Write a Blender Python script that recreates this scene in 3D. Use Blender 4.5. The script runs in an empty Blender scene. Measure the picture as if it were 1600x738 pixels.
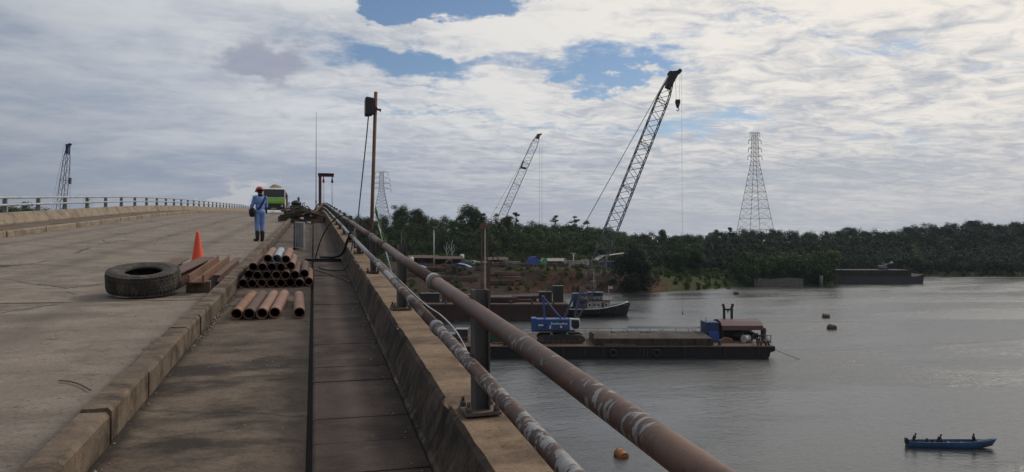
import bpy, bmesh, math, random
import numpy as np
from mathutils import Vector, Matrix
rnd = random.Random(7)
nr = np.random.default_rng(11)
R = math.radians
sc = bpy.context.scene
col = sc.collection

# ------------------------------------------------------------------ camera
F = 1150.0                    # focal length in pixels of the 1600 px wide photograph
HOR = 380.0                   # row of the horizon
TH = math.atan(310/1150)      # the bridge runs along +Y, the camera looks this far to its right
CZ = 20.0                     # eye above the water
PITCH = math.atan((HOR-369)/F)
cam = bpy.data.cameras.new('camera'); cam.sensor_width = 36; cam.lens = 36*F/1600
cam.clip_start = 0.05; cam.clip_end = 20000
co = bpy.data.objects.new('camera', cam); col.objects.link(co)
co.location = (0, 0, CZ); co.rotation_euler = (R(90)+PITCH, 0, -TH)
sc.camera = co
sc.view_settings.view_transform = 'Standard'; sc.view_settings.look = 'None'
sc.view_settings.exposure = 0.0; sc.view_settings.gamma = 1
sc.render.engine = 'CYCLES'

# ------------------------------------------------------------------ node helpers
class S:
    """a node socket with arithmetic"""
    def __init__(s, g, k): s.g = g; s.k = k
    def m(s, op, o=None, o2=None): return s.g.math(op, s, o, o2)
    def __add__(s, o): return s.m('ADD', o)
    def __radd__(s, o): return s.m('ADD', o)
    def __sub__(s, o): return s.m('SUBTRACT', o)
    def __rsub__(s, o): return s.g.math('SUBTRACT', o, s)
    def __mul__(s, o): return s.m('MULTIPLY', o)
    def __rmul__(s, o): return s.m('MULTIPLY', o)
    def __truediv__(s, o): return s.m('DIVIDE', o)
    def step(s, a, b):
        n = s.g.n('ShaderNodeMapRange', {0: s, 1: a, 2: b, 3: 0.0, 4: 1.0}); n.interpolation_type = 'SMOOTHSTEP'
        return S(s.g, n.outputs[0])
class G:
    def __init__(s, nt): s.nt = nt
    def n(s, t, ins=None):
        n = s.nt.nodes.new(t)
        for k, v in (ins or {}).items():
            i = n.inputs[k]
            if isinstance(v, S): s.nt.links.new(v.k, i)
            elif v is not None:
                if i.type == 'RGBA' and len(v) == 3: v = (*v, 1)
                i.default_value = v
        return n
    def math(s, op, a, b=None, c=None):
        n = s.n('ShaderNodeMath', {0: a, 1: b, 2: c}); n.operation = op
        return S(s, n.outputs[0])
    def noise(s, vec, scale, detail=5, rough=.55, dist=0.0, col=False):
        n = s.n('ShaderNodeTexNoise', {'Vector': vec, 'Scale': scale, 'Detail': detail, 'Roughness': rough, 'Distortion': dist})
        return S(s, n.outputs[1 if col else 0])
    def pos(s): return S(s, s.n('ShaderNodeNewGeometry').outputs['Position'])
    def obj(s): return S(s, s.n('ShaderNodeTexCoord').outputs['Object'])
    def island(s): return S(s, s.n('ShaderNodeNewGeometry').outputs['Random Per Island'])
    def orand(s): return S(s, s.n('ShaderNodeObjectInfo').outputs['Random'])
    def scale(s, v, sx, sy, sz, loc=(0, 0, 0)):
        return S(s, s.n('ShaderNodeMapping', {'Vector': v, 'Scale': (sx, sy, sz), 'Location': loc}).outputs[0])
    def xyz(s, v):
        n = s.n('ShaderNodeSeparateXYZ', {0: v}); return [S(s, o) for o in n.outputs]
    def comb(s, x, y, z): return S(s, s.n('ShaderNodeCombineXYZ', {0: x, 1: y, 2: z}).outputs[0])
    def mix(s, f, a, b, mode='MIX'):
        n = s.nt.nodes.new('ShaderNodeMix'); n.data_type = 'RGBA'; n.blend_type = mode
        for k, v in ((0, f), (6, a), (7, b)):
            i = n.inputs[k]
            if isinstance(v, S): s.nt.links.new(v.k, i)
            else: i.default_value = (*v, 1) if isinstance(v, tuple) and len(v) == 3 else v
        return S(s, n.outputs[2])
    def bump(s, h, strength=.3, dist=.02):
        return S(s, s.n('ShaderNodeBump', {'Height': h, 'Strength': strength, 'Distance': dist}).outputs[0])

# ------------------------------------------------------------------ world: sky with broken cloud
SUN_AZ, SUN_EL = R(64), R(40)
w = bpy.data.worlds.new('World'); sc.world = w; w.use_nodes = True
w.node_tree.nodes.clear()
g = G(w.node_tree)
sky = g.n('ShaderNodeTexSky'); sky.sky_type = 'NISHITA'; sky.sun_disc = False
sky.sun_elevation = SUN_EL; sky.sun_rotation = SUN_AZ; sky.air_density = 1.0; sky.dust_density = 0.6; sky.ozone_density = 2.0
dirv = S(g, g.n('ShaderNodeTexCoord').outputs['Generated'])
dx, dy, dz = g.xyz(dirv)
den = g.math('MAXIMUM', dz, 0.0) + 0.10
px_, py_ = dx/den, dy/den
plane = g.comb(px_, py_, 0.0)
az = g.math('ARCTAN2', dx, dy); el = g.math('ARCSINE', dz)
wv = g.comb(az*1.0, el*2.2, 0.0)
warp = g.noise(wv, 5.0, 6, .62)
warp2 = g.noise(g.scale(wv, 1, 1, 1, (7.3, 3.1, 0)), 5.0, 6, .62)
fine = g.noise(g.scale(wv, 1, 1, 1, (1.7, 9.1, 0)), 22.0, 5, .6)
azw = az + (warp-.5)*.34 + (fine-.5)*.08; elw = el + (warp2-.5)*.15 + (fine-.5)*.06
def blob(px, py, sx, sy):
    a0 = TH + math.atan((px-800)/F); e0 = (HOR-py)/math.hypot(F, px-800)
    k = math.cos(math.atan((px-800)/F))
    u = (azw-a0)/(sx/F*k*k); v = (elw-e0)/(sy/F*k)
    return g.math('EXPONENT', (u*u+v*v)*-1.0)
n_big = g.noise(g.scale(plane, .50, .80, 1, (3.2, 1.4, 0)), 1.0, 6, .58, .3)
n_mid = g.noise(g.scale(plane, 1.0, 1.25, 1, (0.6, 5.0, 0)), 1.5, 7, .64, .4)
n_rip = g.noise(g.scale(plane, 2.2, 3.0, 1), 2.4, 6, .66, .8)
n_str = g.noise(g.scale(wv, 1.0, 3.0, 1, (2, 6, 0)), 3.2, 6, .62, .3)
# open sky: where cloud is thin
holes = None
for (a, b, c_, d, k) in ((655, 10, 135, 36, 1.3), (800, 2, 95, 30, 1.2), (705, 104, 105, 38, 1.1), (905, 92, 140, 34, 1.25),
                        (990, 118, 60, 22, .9), (585, 96, 110, 24, .7), (660, 180, 170, 9, .8), (870, 192, 140, 9, .75),
                        (1115, 194, 90, 26, .9), (1350, 80, 70, 16, .6), (1210, 50, 170, 13, .6), (1365, 218, 120, 9, .6), (865, 45, 50, 16, .6),
                        (1500, 275, 90, 14, .45), (560, 20, 40, 18, .6), (1560, 110, 80, 10, .5), (1250, 250, 60, 8, .5)):
    t_ = blob(a, b, c_, d)*k
    holes = t_ if holes is None else holes+t_
for (a, b, c_, d, k) in ((775, 74, 100, 30, 1.7), (600, 46, 100, 14, 1.2), (940, 26, 140, 16, 1.2), (905, 140, 150, 20, .8)):
    holes = holes - blob(a, b, c_, d)*k
dens = n_mid*.62 + n_big*.45 + n_str*.35 - .40
thin = g.math('MAXIMUM', holes, 0.0)
cover = (dens*1.5 + .46 - thin*1.0 + (n_rip-.5)*.9 + (warp-.5)*.3).step(-.22, .66)
shade = (n_big*.55 + n_mid*.55 + n_str*.42 + warp*.18 + (n_rip-.5)*(az.step(-.35, .45)*.75+.15) + (el.step(.02, .32))*.20).step(.70, 1.14)
lit = g.mix(shade, (.36, .395, .46), (.71, .69, .66))
dark = blob(402, 114, 78, 38)
lit = g.mix(dark.step(.14, .72)*(n_rip*.7+.55)*.85, lit, (.335, .345, .40))
puff = blob(368, 300, 30, 24)
low = el.step(.0, .19)
lit = g.mix(low, g.mix(.70, lit, (.40, .41, .44)), lit)
lit = g.mix(puff.step(.25, .6)*.8, lit, (.66, .62, .58))
# the cloud sheet glows towards the veiled sun and dims away from it
sdot = dx*(math.sin(SUN_AZ)*math.cos(SUN_EL)) + dy*(math.cos(SUN_AZ)*math.cos(SUN_EL)) + dz*math.sin(SUN_EL)
glow = sdot.step(-.5, 1.05)*.86 + .40
warm = g.mix(sdot.step(.2, 1.0), (.90, .98, 1.10), (1.04, 1.0, .945))
lit = g.mix(1.0, lit, warm, 'MULTIPLY')
vm = g.n('ShaderNodeVectorMath', {0: lit, 3: glow*10.0}); vm.operation = 'SCALE'
cloudcol = S(g, vm.outputs[0])
skyc = g.mix(1.0, S(g, sky.outputs[0]), (.72, .76, .80), 'MULTIPLY')
full = g.mix(g.math('MAXIMUM', cover, 1.0-el.step(-.02, .10)), skyc, cloudcol)
bg = g.n('ShaderNodeBackground', {'Color': full, 'Strength': .1})
out = g.n('ShaderNodeOutputWorld'); w.node_tree.links.new(bg.outputs[0], out.inputs[0])

# ------------------------------------------------------------------ veiled sun
sl = bpy.data.lights.new('sun', 'SUN'); sl.energy = 1.5; sl.angle = R(10); sl.color = (1, .93, .82)
so = bpy.data.objects.new('sun', sl); col.objects.link(so)
sd = Vector((math.sin(SUN_AZ)*math.cos(SUN_EL), math.cos(SUN_AZ)*math.cos(SUN_EL), math.sin(SUN_EL)))
so.rotation_euler = sd.to_track_quat('Z', 'Y').to_euler(); so.location = sd*60

# ------------------------------------------------------------------ geometry helpers
AX = Vector((math.sin(TH), math.cos(TH), 0)); RX = Vector((math.cos(TH), -math.sin(TH), 0)); UP = Vector((0, 0, 1))
def at(px, py, D):
    """world point seen at a pixel of the photograph, at horizontal depth D"""
    return AX*D + RX*((px-800)/F*D) + UP*(CZ+(HOR-py)/F*D)
def on(px, py, z):
    return at(px, py, (CZ-z)*F/(py-HOR))
S0 = (HOR-308)/F              # grade of the bridge
EYE = 1.5
def deckz(t):
    a = min(max(t-45, 0), 30); d = .021*a*a/60 + .021*max(t-75, 0)
    b = min(max(t-128, 0), 50); d += .09*b*b/100 + .09*max(t-178, 0)
    return CZ-EYE+S0*t-d
def D2(X, t): return t*math.cos(TH)+X*math.sin(TH)
def br(px, py, h=0.0):
    """(X, t) on the bridge for a pixel, on the plane h above the footway"""
    D = F*(EYE-h)/(py-308); X = (px-490)*math.cos(TH)*D/F
    return X, (D-X*math.sin(TH))/math.cos(TH)
def B(X, t, h=0.0): return Vector((X, t, deckz(t)+h))

class MB:
    def __init__(s): s.v = []; s.f = []; s.sm = []
    def add(s, vs, fs, smooth=False):
        o = len(s.v); s.v += [tuple(v) for v in vs]; s.f += [tuple(i+o for i in f) for f in fs]; s.sm += [smooth]*len(fs); return s
    def box(s, c, d, rz=0.0, M=None):
        hx, hy, hz = d[0]/2, d[1]/2, d[2]/2
        vs = [Vector((x*hx, y*hy, z*hz)) for x in (-1, 1) for y in (-1, 1) for z in (-1, 1)]
        if M is None: M = Matrix.Rotation(rz, 3, 'Z')
        vs = [M@v+Vector(c) for v in vs]
        return s.add(vs, [(0, 1, 3, 2), (4, 6, 7, 5), (0, 4, 5, 1), (2, 3, 7, 6), (0, 2, 6, 4), (1, 5, 7, 3)])
    def b2(s, a, b):
        return s.box([(p+q)/2 for p, q in zip(a, b)], [abs(q-p) for p, q in zip(a, b)])
    def bar(s, p, q, w_, h_, up=(0, 0, 1)):
        p, q = Vector(p), Vector(q); d = q-p; L = d.length
        if L < 1e-6: return s
        y = d/L; u = Vector(up)
        if abs(y.dot(u)) > .98: u = Vector((1, 0, 0))
        x = y.cross(u).normalized(); z = x.cross(y)
        return s.box((p+q)/2, (w_, L, h_), M=Matrix((x, y, z)).transposed())
    def rings(s, rs, closed=False, cap=True, smooth=True):
        n = len(rs[0]); vs = [v for r in rs for v in r]; fs = []; m = len(rs)
        for i in range(m if closed else m-1):
            a, b = i*n, ((i+1) % m)*n
            for j in range(n):
                k = (j+1) % n; fs.append((a+j, a+k, b+k, b+j))
        s.add(vs, fs, smooth)
        if cap and not closed:
            o = len(s.v)-len(vs)
            s.f += [tuple(o+j for j in reversed(range(n))), tuple(o+(m-1)*n+j for j in range(n))]; s.sm += [False, False]
        return s
    def cyl(s, p, q, r0, r1=None, n=10, cap=True):
        r1 = r0 if r1 is None else r1
        p, q = Vector(p), Vector(q); d = (q-p).normalized()
        u = Vector((0, 0, 1)) if abs(d.z) < .95 else Vector((1, 0, 0))
        x = d.cross(u).normalized(); y = d.cross(x)
        ring = lambda c, r: [c+(x*math.cos(2*math.pi*i/n)-y*math.sin(2*math.pi*i/n))*r for i in range(n)]
        return s.rings([ring(p, r0), ring(q, r1)], cap=cap)
    def pipe(s, p, q, ro, ri, n=16):
        p, q = Vector(p), Vector(q); d = (q-p).normalized()
        u = Vector((0, 0, 1)) if abs(d.z) < .95 else Vector((1, 0, 0))
        x = d.cross(u).normalized(); y = d.cross(x)
        ring = lambda c, r: [c+(x*math.cos(2*math.pi*i/n)-y*math.sin(2*math.pi*i/n))*r for i in range(n)]
        a, b, c_, e = ring(p, ro), ring(q, ro), ring(q, ri), ring(p, ri)
        s.rings([a, b], cap=False); s.rings([c_, e], cap=False)
        s.rings([b, c_], cap=False, smooth=False); s.rings([e, a], cap=False, smooth=False); return s
    def path(s, pts, r, n=6, cap=True):
        pts = [Vector(p) for p in pts]; rs = []; x = None
        rr = r if isinstance(r, (list, tuple)) else [r]*len(pts)
        for i, p in enumerate(pts):
            d = (pts[min(i+1, len(pts)-1)]-pts[max(i-1, 0)]).normalized()
            if x is None:
                u = Vector((0, 0, 1)) if abs(d.z) < .95 else Vector((1, 0, 0)); x = d.cross(u).normalized()
            else: x = (x-d*x.dot(d)).normalized()
            y = d.cross(x)
            rs.append([p+(x*math.cos(2*math.pi*k/n)-y*math.sin(2*math.pi*k/n))*rr[i] for k in range(n)])
        return s.rings(rs, cap=cap)
    def lathe(s, prof, n=24, c=(0, 0, 0), closed=False, smooth=True):
        c = Vector(c)
        rs = [[c+Vector((r*math.cos(2*math.pi*i/n), r*math.sin(2*math.pi*i/n), z)) for i in range(n)] for r, z in prof]
        return s.rings(rs, closed=closed, cap=not closed, smooth=smooth)
    def prism(s, poly, a, b, ax='y'):
        """polygon in (x,z) extruded along y from a to b (ax='y'), or polygon in (x,y) along z"""
        n = len(poly)
        f = (lambda p, t: (p[0], t, p[1])) if ax == 'y' else ((lambda p, t: (t, p[0], p[1])) if ax == 'x' else (lambda p, t: (p[0], p[1], t)))
        return s.rings([[Vector(f(p, a)) for p in poly], [Vector(f(p, b)) for p in poly]], smooth=False)
    def deck(s, prof, ts, dh=0.0):
        """profile in (X, h) swept along the bridge"""
        return s.rings([[B(X, t, h+dh) for X, h in prof] for t in ts], smooth=False)
    def ell(s, c, r, M=None, nu=12, nv=8):
        c = Vector(c); M = M or Matrix.Identity(3); rs = []
        for j in range(1, nv):
            a = math.pi*j/nv
            rs.append([c+M@Vector((r[0]*math.sin(a)*math.cos(2*math.pi*i/nu), r[1]*math.sin(a)*math.sin(2*math.pi*i/nu), -r[2]*math.cos(a))) for i in range(nu)])
        return s.rings(rs)
    def build(s, name, mat, parent=None, bevel=0, recalc=True):
        me = bpy.data.meshes.new(name); me.from_pydata(s.v, [], s.f)
        me.polygons.foreach_set('use_smooth', s.sm)
        if recalc:
            bm = bmesh.new(); bm.from_mesh(me); bmesh.ops.recalc_face_normals(bm, faces=bm.faces); bm.to_mesh(me); bm.free()
        me.materials.append(mat); me.update()
        o = bpy.data.objects.new(name, me); col.objects.link(o)
        if parent: o.parent = parent
        if bevel:
            b = o.modifiers.new('bevel', 'BEVEL'); b.width = bevel; b.segments = 2; b.limit_method = 'ANGLE'; b.angle_limit = R(35)
        return o
def link(name, me, parent=None, loc=None, rot=None):
    o = bpy.data.objects.new(name, me); col.objects.link(o); o.parent = parent
    if loc is not None: o.location = loc
    if rot is not None: o.rotation_euler = rot
    return o
def tag(o, label=None, cat=None, group=None, kind=None):
    if label: o['label'] = label
    if cat: o['category'] = cat
    if group: o['group'] = group
    if kind: o['kind'] = kind
    return o
def thing(name, label, cat, loc=(0, 0, 0), rz=0.0, group=None):
    o = bpy.data.objects.new(name, None); col.objects.link(o); o.empty_display_size = .2
    o.location = loc; o.rotation_euler = (0, 0, rz)
    return tag(o, label, cat, group)
def root_struct(name):
    o = bpy.data.objects.new(name, None); col.objects.link(o); o['kind'] = 'structure'; return o

# ------------------------------------------------------------------ materials
def material(name):
    m = bpy.data.materials.new(name); m.use_nodes = True
    g = G(m.node_tree); p = m.node_tree.nodes['Principled BSDF']
    return m, g, p
def setp(g, p, **k):
    for a, v in k.items():
        i = p.inputs[a.replace('_', ' ')]
        if isinstance(v, S): g.nt.links.new(v.k, i)
        else: i.default_value = (*v, 1) if isinstance(v, tuple) and len(v) == 3 else v
def plain(name, c, rough=.6, metal=0.0, var=.25, scale=3.0, dirt=None, dirt_amt=.35, bump=.15, ior=None):
    """a worn surface: base colour with broad and fine variation and some dirt"""
    m, g, p = material(name)
    v = g.obj(); a = g.noise(v, scale, 6, .6); b = g.noise(v, scale*9, 4, .6)
    k = (a*.7+b*.3)
    hi = tuple(min(1, x*(1+var)) for x in c); lo = tuple(x*(1-var) for x in c)
    cc = g.mix(k.step(.3, .7), lo, hi)
    if dirt:
        d = g.noise(g.scale(v, 1, 1, .45, (5, 2, 1)), scale*1.7, 8, .68).step(.48, .68)
        cc = g.mix(d*dirt_amt*2, cc, dirt)
    setp(g, p, Base_Color=cc, Roughness=(a*.3+(rough-.15)), Metallic=metal)
    if bump: setp(g, p, Normal=g.bump(k, bump, .01))
    return m
def concrete(name, light, dark, stain, blot=.9, streak=0.0, seed=0.0, crack=0.0, sc_=1.0, bstr=.5, grime_shade=None, broom=0.0, tracks=None):
    m, g, p = material(name)
    v = g.scale(g.pos(), sc_, sc_, sc_, (seed, seed*.7, seed*.3))
    n1 = g.noise(v, .55, 9, .62, .3); n2 = g.noise(g.scale(v, 1, 1, 1, (9, 4, 2)), 2.6, 8, .65); n3 = g.noise(v, 38, 4, .7)
    n4 = g.noise(g.scale(v, .55, 1, 1, (3, 7, 0)), 1.9, 9, .70)
    c = g.mix((n1*.6+n2*.4).step(.36, .64), dark, light)
    c = g.mix((n4*.6+n1*.4).step(.45, .60)*blot, c, stain)
    if grime_shade:  # dark edge bands: dirt on the footway, painted parapet shade on the cover slabs
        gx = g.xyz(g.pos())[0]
        for x0_, w_ in grime_shade:
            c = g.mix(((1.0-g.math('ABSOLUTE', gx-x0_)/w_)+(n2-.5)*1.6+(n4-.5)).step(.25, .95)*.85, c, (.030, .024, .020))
    if tracks:
        gx = g.xyz(g.pos())[0]+(n1-.5)*.5
        for x0_, w_ in tracks:
            c = g.mix(((1.0-g.math('ABSOLUTE', gx-x0_)/w_)+(n2-.5)*1.2).step(.1, 1.0)*.42, c, (.085, .070, .060))
    c = g.mix(n3.step(.35, .72)*.55, c, g.mix(1.0, c, (.45, .44, .43), 'MULTIPLY'))
    pit = g.noise(v, 16, 3, .5).step(.66, .72)
    c = g.mix(pit*.55, c, (.05, .042, .036))
    fl_ = g.noise(g.scale(v, .6, 1, 1, (1, 9, 3)), 5.5, 7, .74).step(.61, .66); c = g.mix(fl_*.55, c, (.055, .045, .038))
    pale = g.noise(g.scale(v, .8, 1, 1, (11, 2, 3)), 3.4, 8, .74).step(.60, .70); c = g.mix(pale*.35, c, tuple(min(1, q*1.35) for q in light))
    if streak:
        x_, y_, z_ = g.xyz(g.pos())
        sv = g.comb(x_*2.0, (y_+z_*.9)*7.0, z_*1.6)
        st = g.noise(sv, 1.3, 9, .74); st2 = g.noise(g.scale(g.pos(), 2, 2, 2), 1.0, 6, .62)
        c = g.mix((st*.6+st2*.5).step(.52, .62)*streak, c, (.016, .014, .013))
        c = g.mix((g.noise(sv, 2.6, 8, .75)).step(.56, .66)*.5, c, (.27, .22, .175))
    h = n2*.5+n3*.25+n1*.5-pit*.3
    if broom:
        br_ = g.noise(g.scale(g.pos(), .6, 45, 1), 1.0, 4, .6)
        h = h+br_*.5; c = g.mix(br_.step(.45, .7)*broom, c, (.05, .041, .036))
    if crack:
        vo = g.n('ShaderNodeTexVoronoi', {'Vector': S(g, g.n('ShaderNodeVectorMath', {0: g.scale(v, 1, .7, 1), 1: g.mix(.22, (.5, .5, .5), g.noise(v, 1.6, 5, .6, col=True))}).outputs[0]), 'Scale': .33})
        vo.feature = 'DISTANCE_TO_EDGE'
        ck = (1.0-S(g, vo.outputs['Distance']).step(.002, .011))*n1.step(.46, .56)
        c = g.mix(ck*crack, c, (.04, .034, .03)); h = h-ck*.6
    setp(g, p, Base_Color=c, Roughness=.88, Normal=g.bump(h, bstr, .02))
    p.inputs['Specular IOR Level'].default_value = .25
    return m
def rustpaint(name, cover, seed=0.0, paint=(.215, .22, .23), rust=(.058, .026, .020), rust2=(.105, .044, .027), patch=.5):
    """flaking grey paint on a rusty tube that runs along Y; cover = how much paint is left, patch = broad patches rather than scratches"""
    m, g, p = material(name)
    v = g.pos()
    a = g.noise(g.scale(v, 9, 34, 14, (seed, 0, 0)), 1.0, 4, .55, .8)
    b = g.noise(g.scale(v, 5, 3.2, 5, (0, seed, 0)), 1.0, 7, .66, .6)
    e = g.noise(g.scale(v, .2, .55, .2, (0, seed*2, 5)), 1.0, 3, .5)
    k = a*(.55-.35*patch)+b*(.25+.45*patch)+e*.45
    th = (.55-.35*patch+.25+.45*patch+.45)*.5+(.5-cover)*.36
    mask = k.step(th-.008, th+.008)
    ru = g.mix(g.noise(v, 26, 6, .7).step(.35, .7), rust, rust2)
    ru = g.mix(g.noise(g.scale(v, 1, 1, 1, (4, 4, 4)), 4, 6, .66).step(.42, .66)*.75, ru, (.040, .026, .025))
    ru = g.mix(g.noise(g.scale(v, 1, 1, 1, (8, 1, 4)), 2.2, 6, .66).step(.52, .66)*.5, ru, (.17, .095, .062))
    pa = g.mix(g.noise(v, 7, 8, .72).step(.4, .7), paint, tuple(q*.55 for q in paint))
    pa = g.mix(g.noise(g.scale(v, 5, 22, 5), 1.4, 6, .7).step(.52, .7)*.6, pa, (.13, .075, .05))
    cc = g.mix(mask, ru, pa)
    setp(g, p, Base_Color=cc, Roughness=.58-mask*.15, Normal=g.bump(mask*.6+g.noise(v, 55, 5, .7)*.5, .6, .004))
    return m
def leafmat(name, a, b, c_):
    m, g, p = material(name)
    i = g.island(); v = g.pos()
    n = g.noise(v, .055, 3, .6); n2 = g.noise(g.scale(v, 1, 1, 1, (40, 10, 0)), .22, 3, .6)
    cc = g.mix((n*.6+n2*.4).step(.41, .59), a, b)
    cc = g.mix((i*i*i)*.35, cc, c_)
    setp(g, p, Base_Color=cc, Roughness=.75); p.inputs['Specular IOR Level'].default_value = .12
    return m
M_road = concrete('road_concrete', (.285, .240, .202), (.20, .165, .138), (.11, .09, .076), .7, seed=1.0, crack=.9, bstr=.7, tracks=((-3.0, .42), (-4.85, .42), (-6.6, .4), (-8.3, .4), (-1.45, .3)))
M_slab = concrete('footway_concrete', (.185, .142, .108), (.090, .067, .052), (.030, .023, .019), .95, seed=4.0, crack=.5, bstr=.8, grime_shade=((-.03, .34), (-1.16, .14)))
M_cover = concrete('cover_slab_concrete', (.112, .083, .071), (.072, .051, .044), (.032, .024, .021), .8, seed=8.0, sc_=1.4, grime_shade=((.62, .26),), broom=.35)  # the band at the parapet foot paints the parapet's shade into the slabs
M_kerb = concrete('kerb_concrete', (.215, .163, .118), (.115, .085, .063), (.044, .033, .026), .9, seed=12.0, sc_=2.0, bstr=.8)
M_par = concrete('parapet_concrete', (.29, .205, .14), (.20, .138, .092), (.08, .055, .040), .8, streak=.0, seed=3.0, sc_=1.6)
M_parin = concrete('parapet_shaded_face_concrete', (.14, .106, .080), (.075, .057, .044), (.026, .021, .018), .9, streak=.95, seed=6.0, sc_=1.6, bstr=.9)  # streaks are mildew; the darker base paints in the shade of this face
M_lpar = concrete('far_parapet_concrete', (.35, .285, .215), (.25, .20, .15), (.13, .10, .078), .8, seed=16.0)
M_dark = plain('dark_gap', (.025, .02, .018), .95)
M_post = plain('weathered_steel_post', (.085, .080, .076), .7, .0, .3, 6, (.07, .055, .045), .5)
M_plate = plain('rusty_base_plate', (.10, .085, .075), .75, .0, .3, 9, (.10, .05, .035), .5)
PIPE_GREY = rustpaint('pipe_grey_paint', .93, 1.0)
PIPE_MIX = rustpaint('pipe_scratched_paint', .21, 5.2, patch=.2)
PIPE_PATCH = rustpaint('pipe_patchy_paint', .43, 3.1, paint=(.27, .275, .285), patch=.8)
PIPE_RUST = rustpaint('pipe_rusty_paint', .27, 2.4)
PIPE_BROWN = rustpaint('pipe_brown_primer', .06, 7.7)
M_tyre = plain('tyre_rubber', (.034, .031, .029), .85, 0, .35, 4, (.13, .10, .075), .35, .3)
M_cone = plain('orange_cone_plastic', (.78, .085, .035), .5, 0, .12, 3, (.35, .10, .06), .12)
M_rust = plain('rusty_steel', (.105, .055, .040), .8, 0, .45, 5, (.07, .04, .032), .5, .4)
M_rustlt = plain('bright_rust_steel', (.16, .078, .047), .8, 0, .4, 5, (.10, .05, .035), .4, .4)
M_rustpk = plain('pale_rust_pipe', (.215, .118, .088), .75, 0, .35, 7, (.13, .06, .04), .5, .3)
M_rustor = plain('orange_rust_pipe', (.20, .098, .055), .75, 0, .5, 9, (.09, .045, .03), .5, .3)
M_rustdk = plain('dark_rust_pipe', (.088, .050, .041), .8, 0, .4, 7, (.06, .035, .03), .5, .3)
M_bluepipe = plain('galvanised_pipe', (.25, .29, .34), .5, .0, .25, 6, (.15, .12, .10), .3)
M_black = plain('black_rubber', (.016, .015, .015), .6, 0, .3, 8)
M_blacksteel = plain('black_steel', (.022, .021, .022), .55, 0, .4, 3, (.05, .032, .024), .4)
M_grey = plain('grey_steel', (.20, .21, .22), .55, 0, .25, 4, (.08, .06, .05), .4)
M_ltgrey = plain('pale_steel', (.48, .48, .47), .5, 0, .15, 4, (.2, .17, .14), .3)
M_white = plain('white_paint', (.60, .60, .58), .5, 0, .1, 3, (.30, .22, .16), .25)
M_wood = plain('old_timber', (.12, .082, .055), .85, 0, .4, 4, (.05, .036, .028), .4, .4)
M_blue = plain('blue_paint', (.022, .072, .26), .55, 0, .25, 2, (.05, .06, .10), .3)
M_dkblue = plain('dark_blue_paint', (.02, .045, .13), .55, 0, .3, 2, (.03, .03, .035), .4)
M_green = plain('green_paint', (.20, .46, .055), .4, 0, .12, 2, (.12, .16, .06), .2)
M_glass = plain('dark_glass', (.012, .014, .016), .3, 0, .1, 1, bump=0)
M_hull = plain('black_hull', (.010, .0092, .0095), .85, 0, .45, .5, (.030, .017, .014), .35)
M_hullred = plain('rusty_red_hull', (.045, .021, .019), .85, 0, .4, .4, (.03, .02, .02), .5)
M_deck = plain('barge_deck', (.075, .050, .034), .95, 0, .5, .7, (.07, .045, .035), .5)
M_spoil = plain('spoil', (.045, .034, .028), .95, 0, .5, 1.2, (.09, .06, .04), .3, .6)
M_maroon = plain('maroon_paint', (.075, .022, .03), .55, 0, .3, 1, (.05, .03, .03), .4)
M_steelframe = plain('lattice_steel', (.085, .092, .108), .6, 0, .3, 1, (.05, .035, .03), .4, 0)
M_latblue = plain('blue_lattice_steel', (.045, .075, .13), .6, 0, .3, 1, (.05, .05, .06), .3, 0)
M_latgrey = plain('grey_lattice_steel', (.27, .26, .25), .6, 0, .3, 1, (.12, .08, .07), .4, 0)
M_galv = plain('galvanised_steel', (.30, .31, .32), .55, 0, .15, .2, bump=0)
M_galvrail = plain('painted_railing', (.36, .385, .41), .5, 0, .25, 3, (.18, .12, .09), .3)
M_rope = plain('wire_rope', (.09, .09, .095), .6, bump=0)
M_skin = plain('skin', (.20, .105, .065), .6, 0, .1, 8, bump=0)
M_shirt = plain('light_blue_cloth', (.17, .275, .56), .9, 0, .18, 12, (.12, .18, .36), .3, .4)
M_boot = plain('dark_leather', (.022, .015, .014), .6)
M_helmet = plain('red_helmet', (.42, .03, .03), .35, 0, .08, 3)
M_hair = plain('black_cloth', (.012, .012, .014), .9)
M_navy = plain('navy_cloth', (.016, .018, .035), .9)
M_boat = plain('boat_blue_paint', (.05, .13, .26), .45, 0, .25, 1.5, (.06, .07, .09), .3)
M_tarp = plain('blue_tarpaulin', (.05, .085, .40), .5, 0, .2, 1)
M_tarp2 = plain('pale_blue_tarpaulin', (.13, .17, .42), .5, 0, .2, 1)
M_gtarp = plain('green_tarpaulin', (.09, .33, .17), .5, 0, .2, 1)
M_roof = plain('grey_sheet_roof', (.26, .25, .24), .6, 0, .25, .6, (.14, .09, .06), .4)
M_cream = plain('cream_wall', (.40, .36, .31), .8, 0, .15, .6, (.2, .13, .09), .3)
M_amber = plain('orange_drum', (.40, .14, .03), .6, 0, .2, 3, (.12, .06, .03), .4)
M_yellow = plain('yellow_paint', (.52, .32, .03), .5, 0, .2, 2, (.2, .1, .03), .3)
M_leafgreen = plain('green_cloth', (.10, .33, .06), .8, 0, .3, 5)
M_sand = plain('truck_load', (.20, .15, .095), .95, 0, .3, 3, (.1, .07, .05), .4, .6)
M_bark = plain('bark', (.06, .045, .035), .95, 0, .4, 2)
M_stone = plain('grit', (.27, .235, .19), .95, 0, .5, 9)

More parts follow.
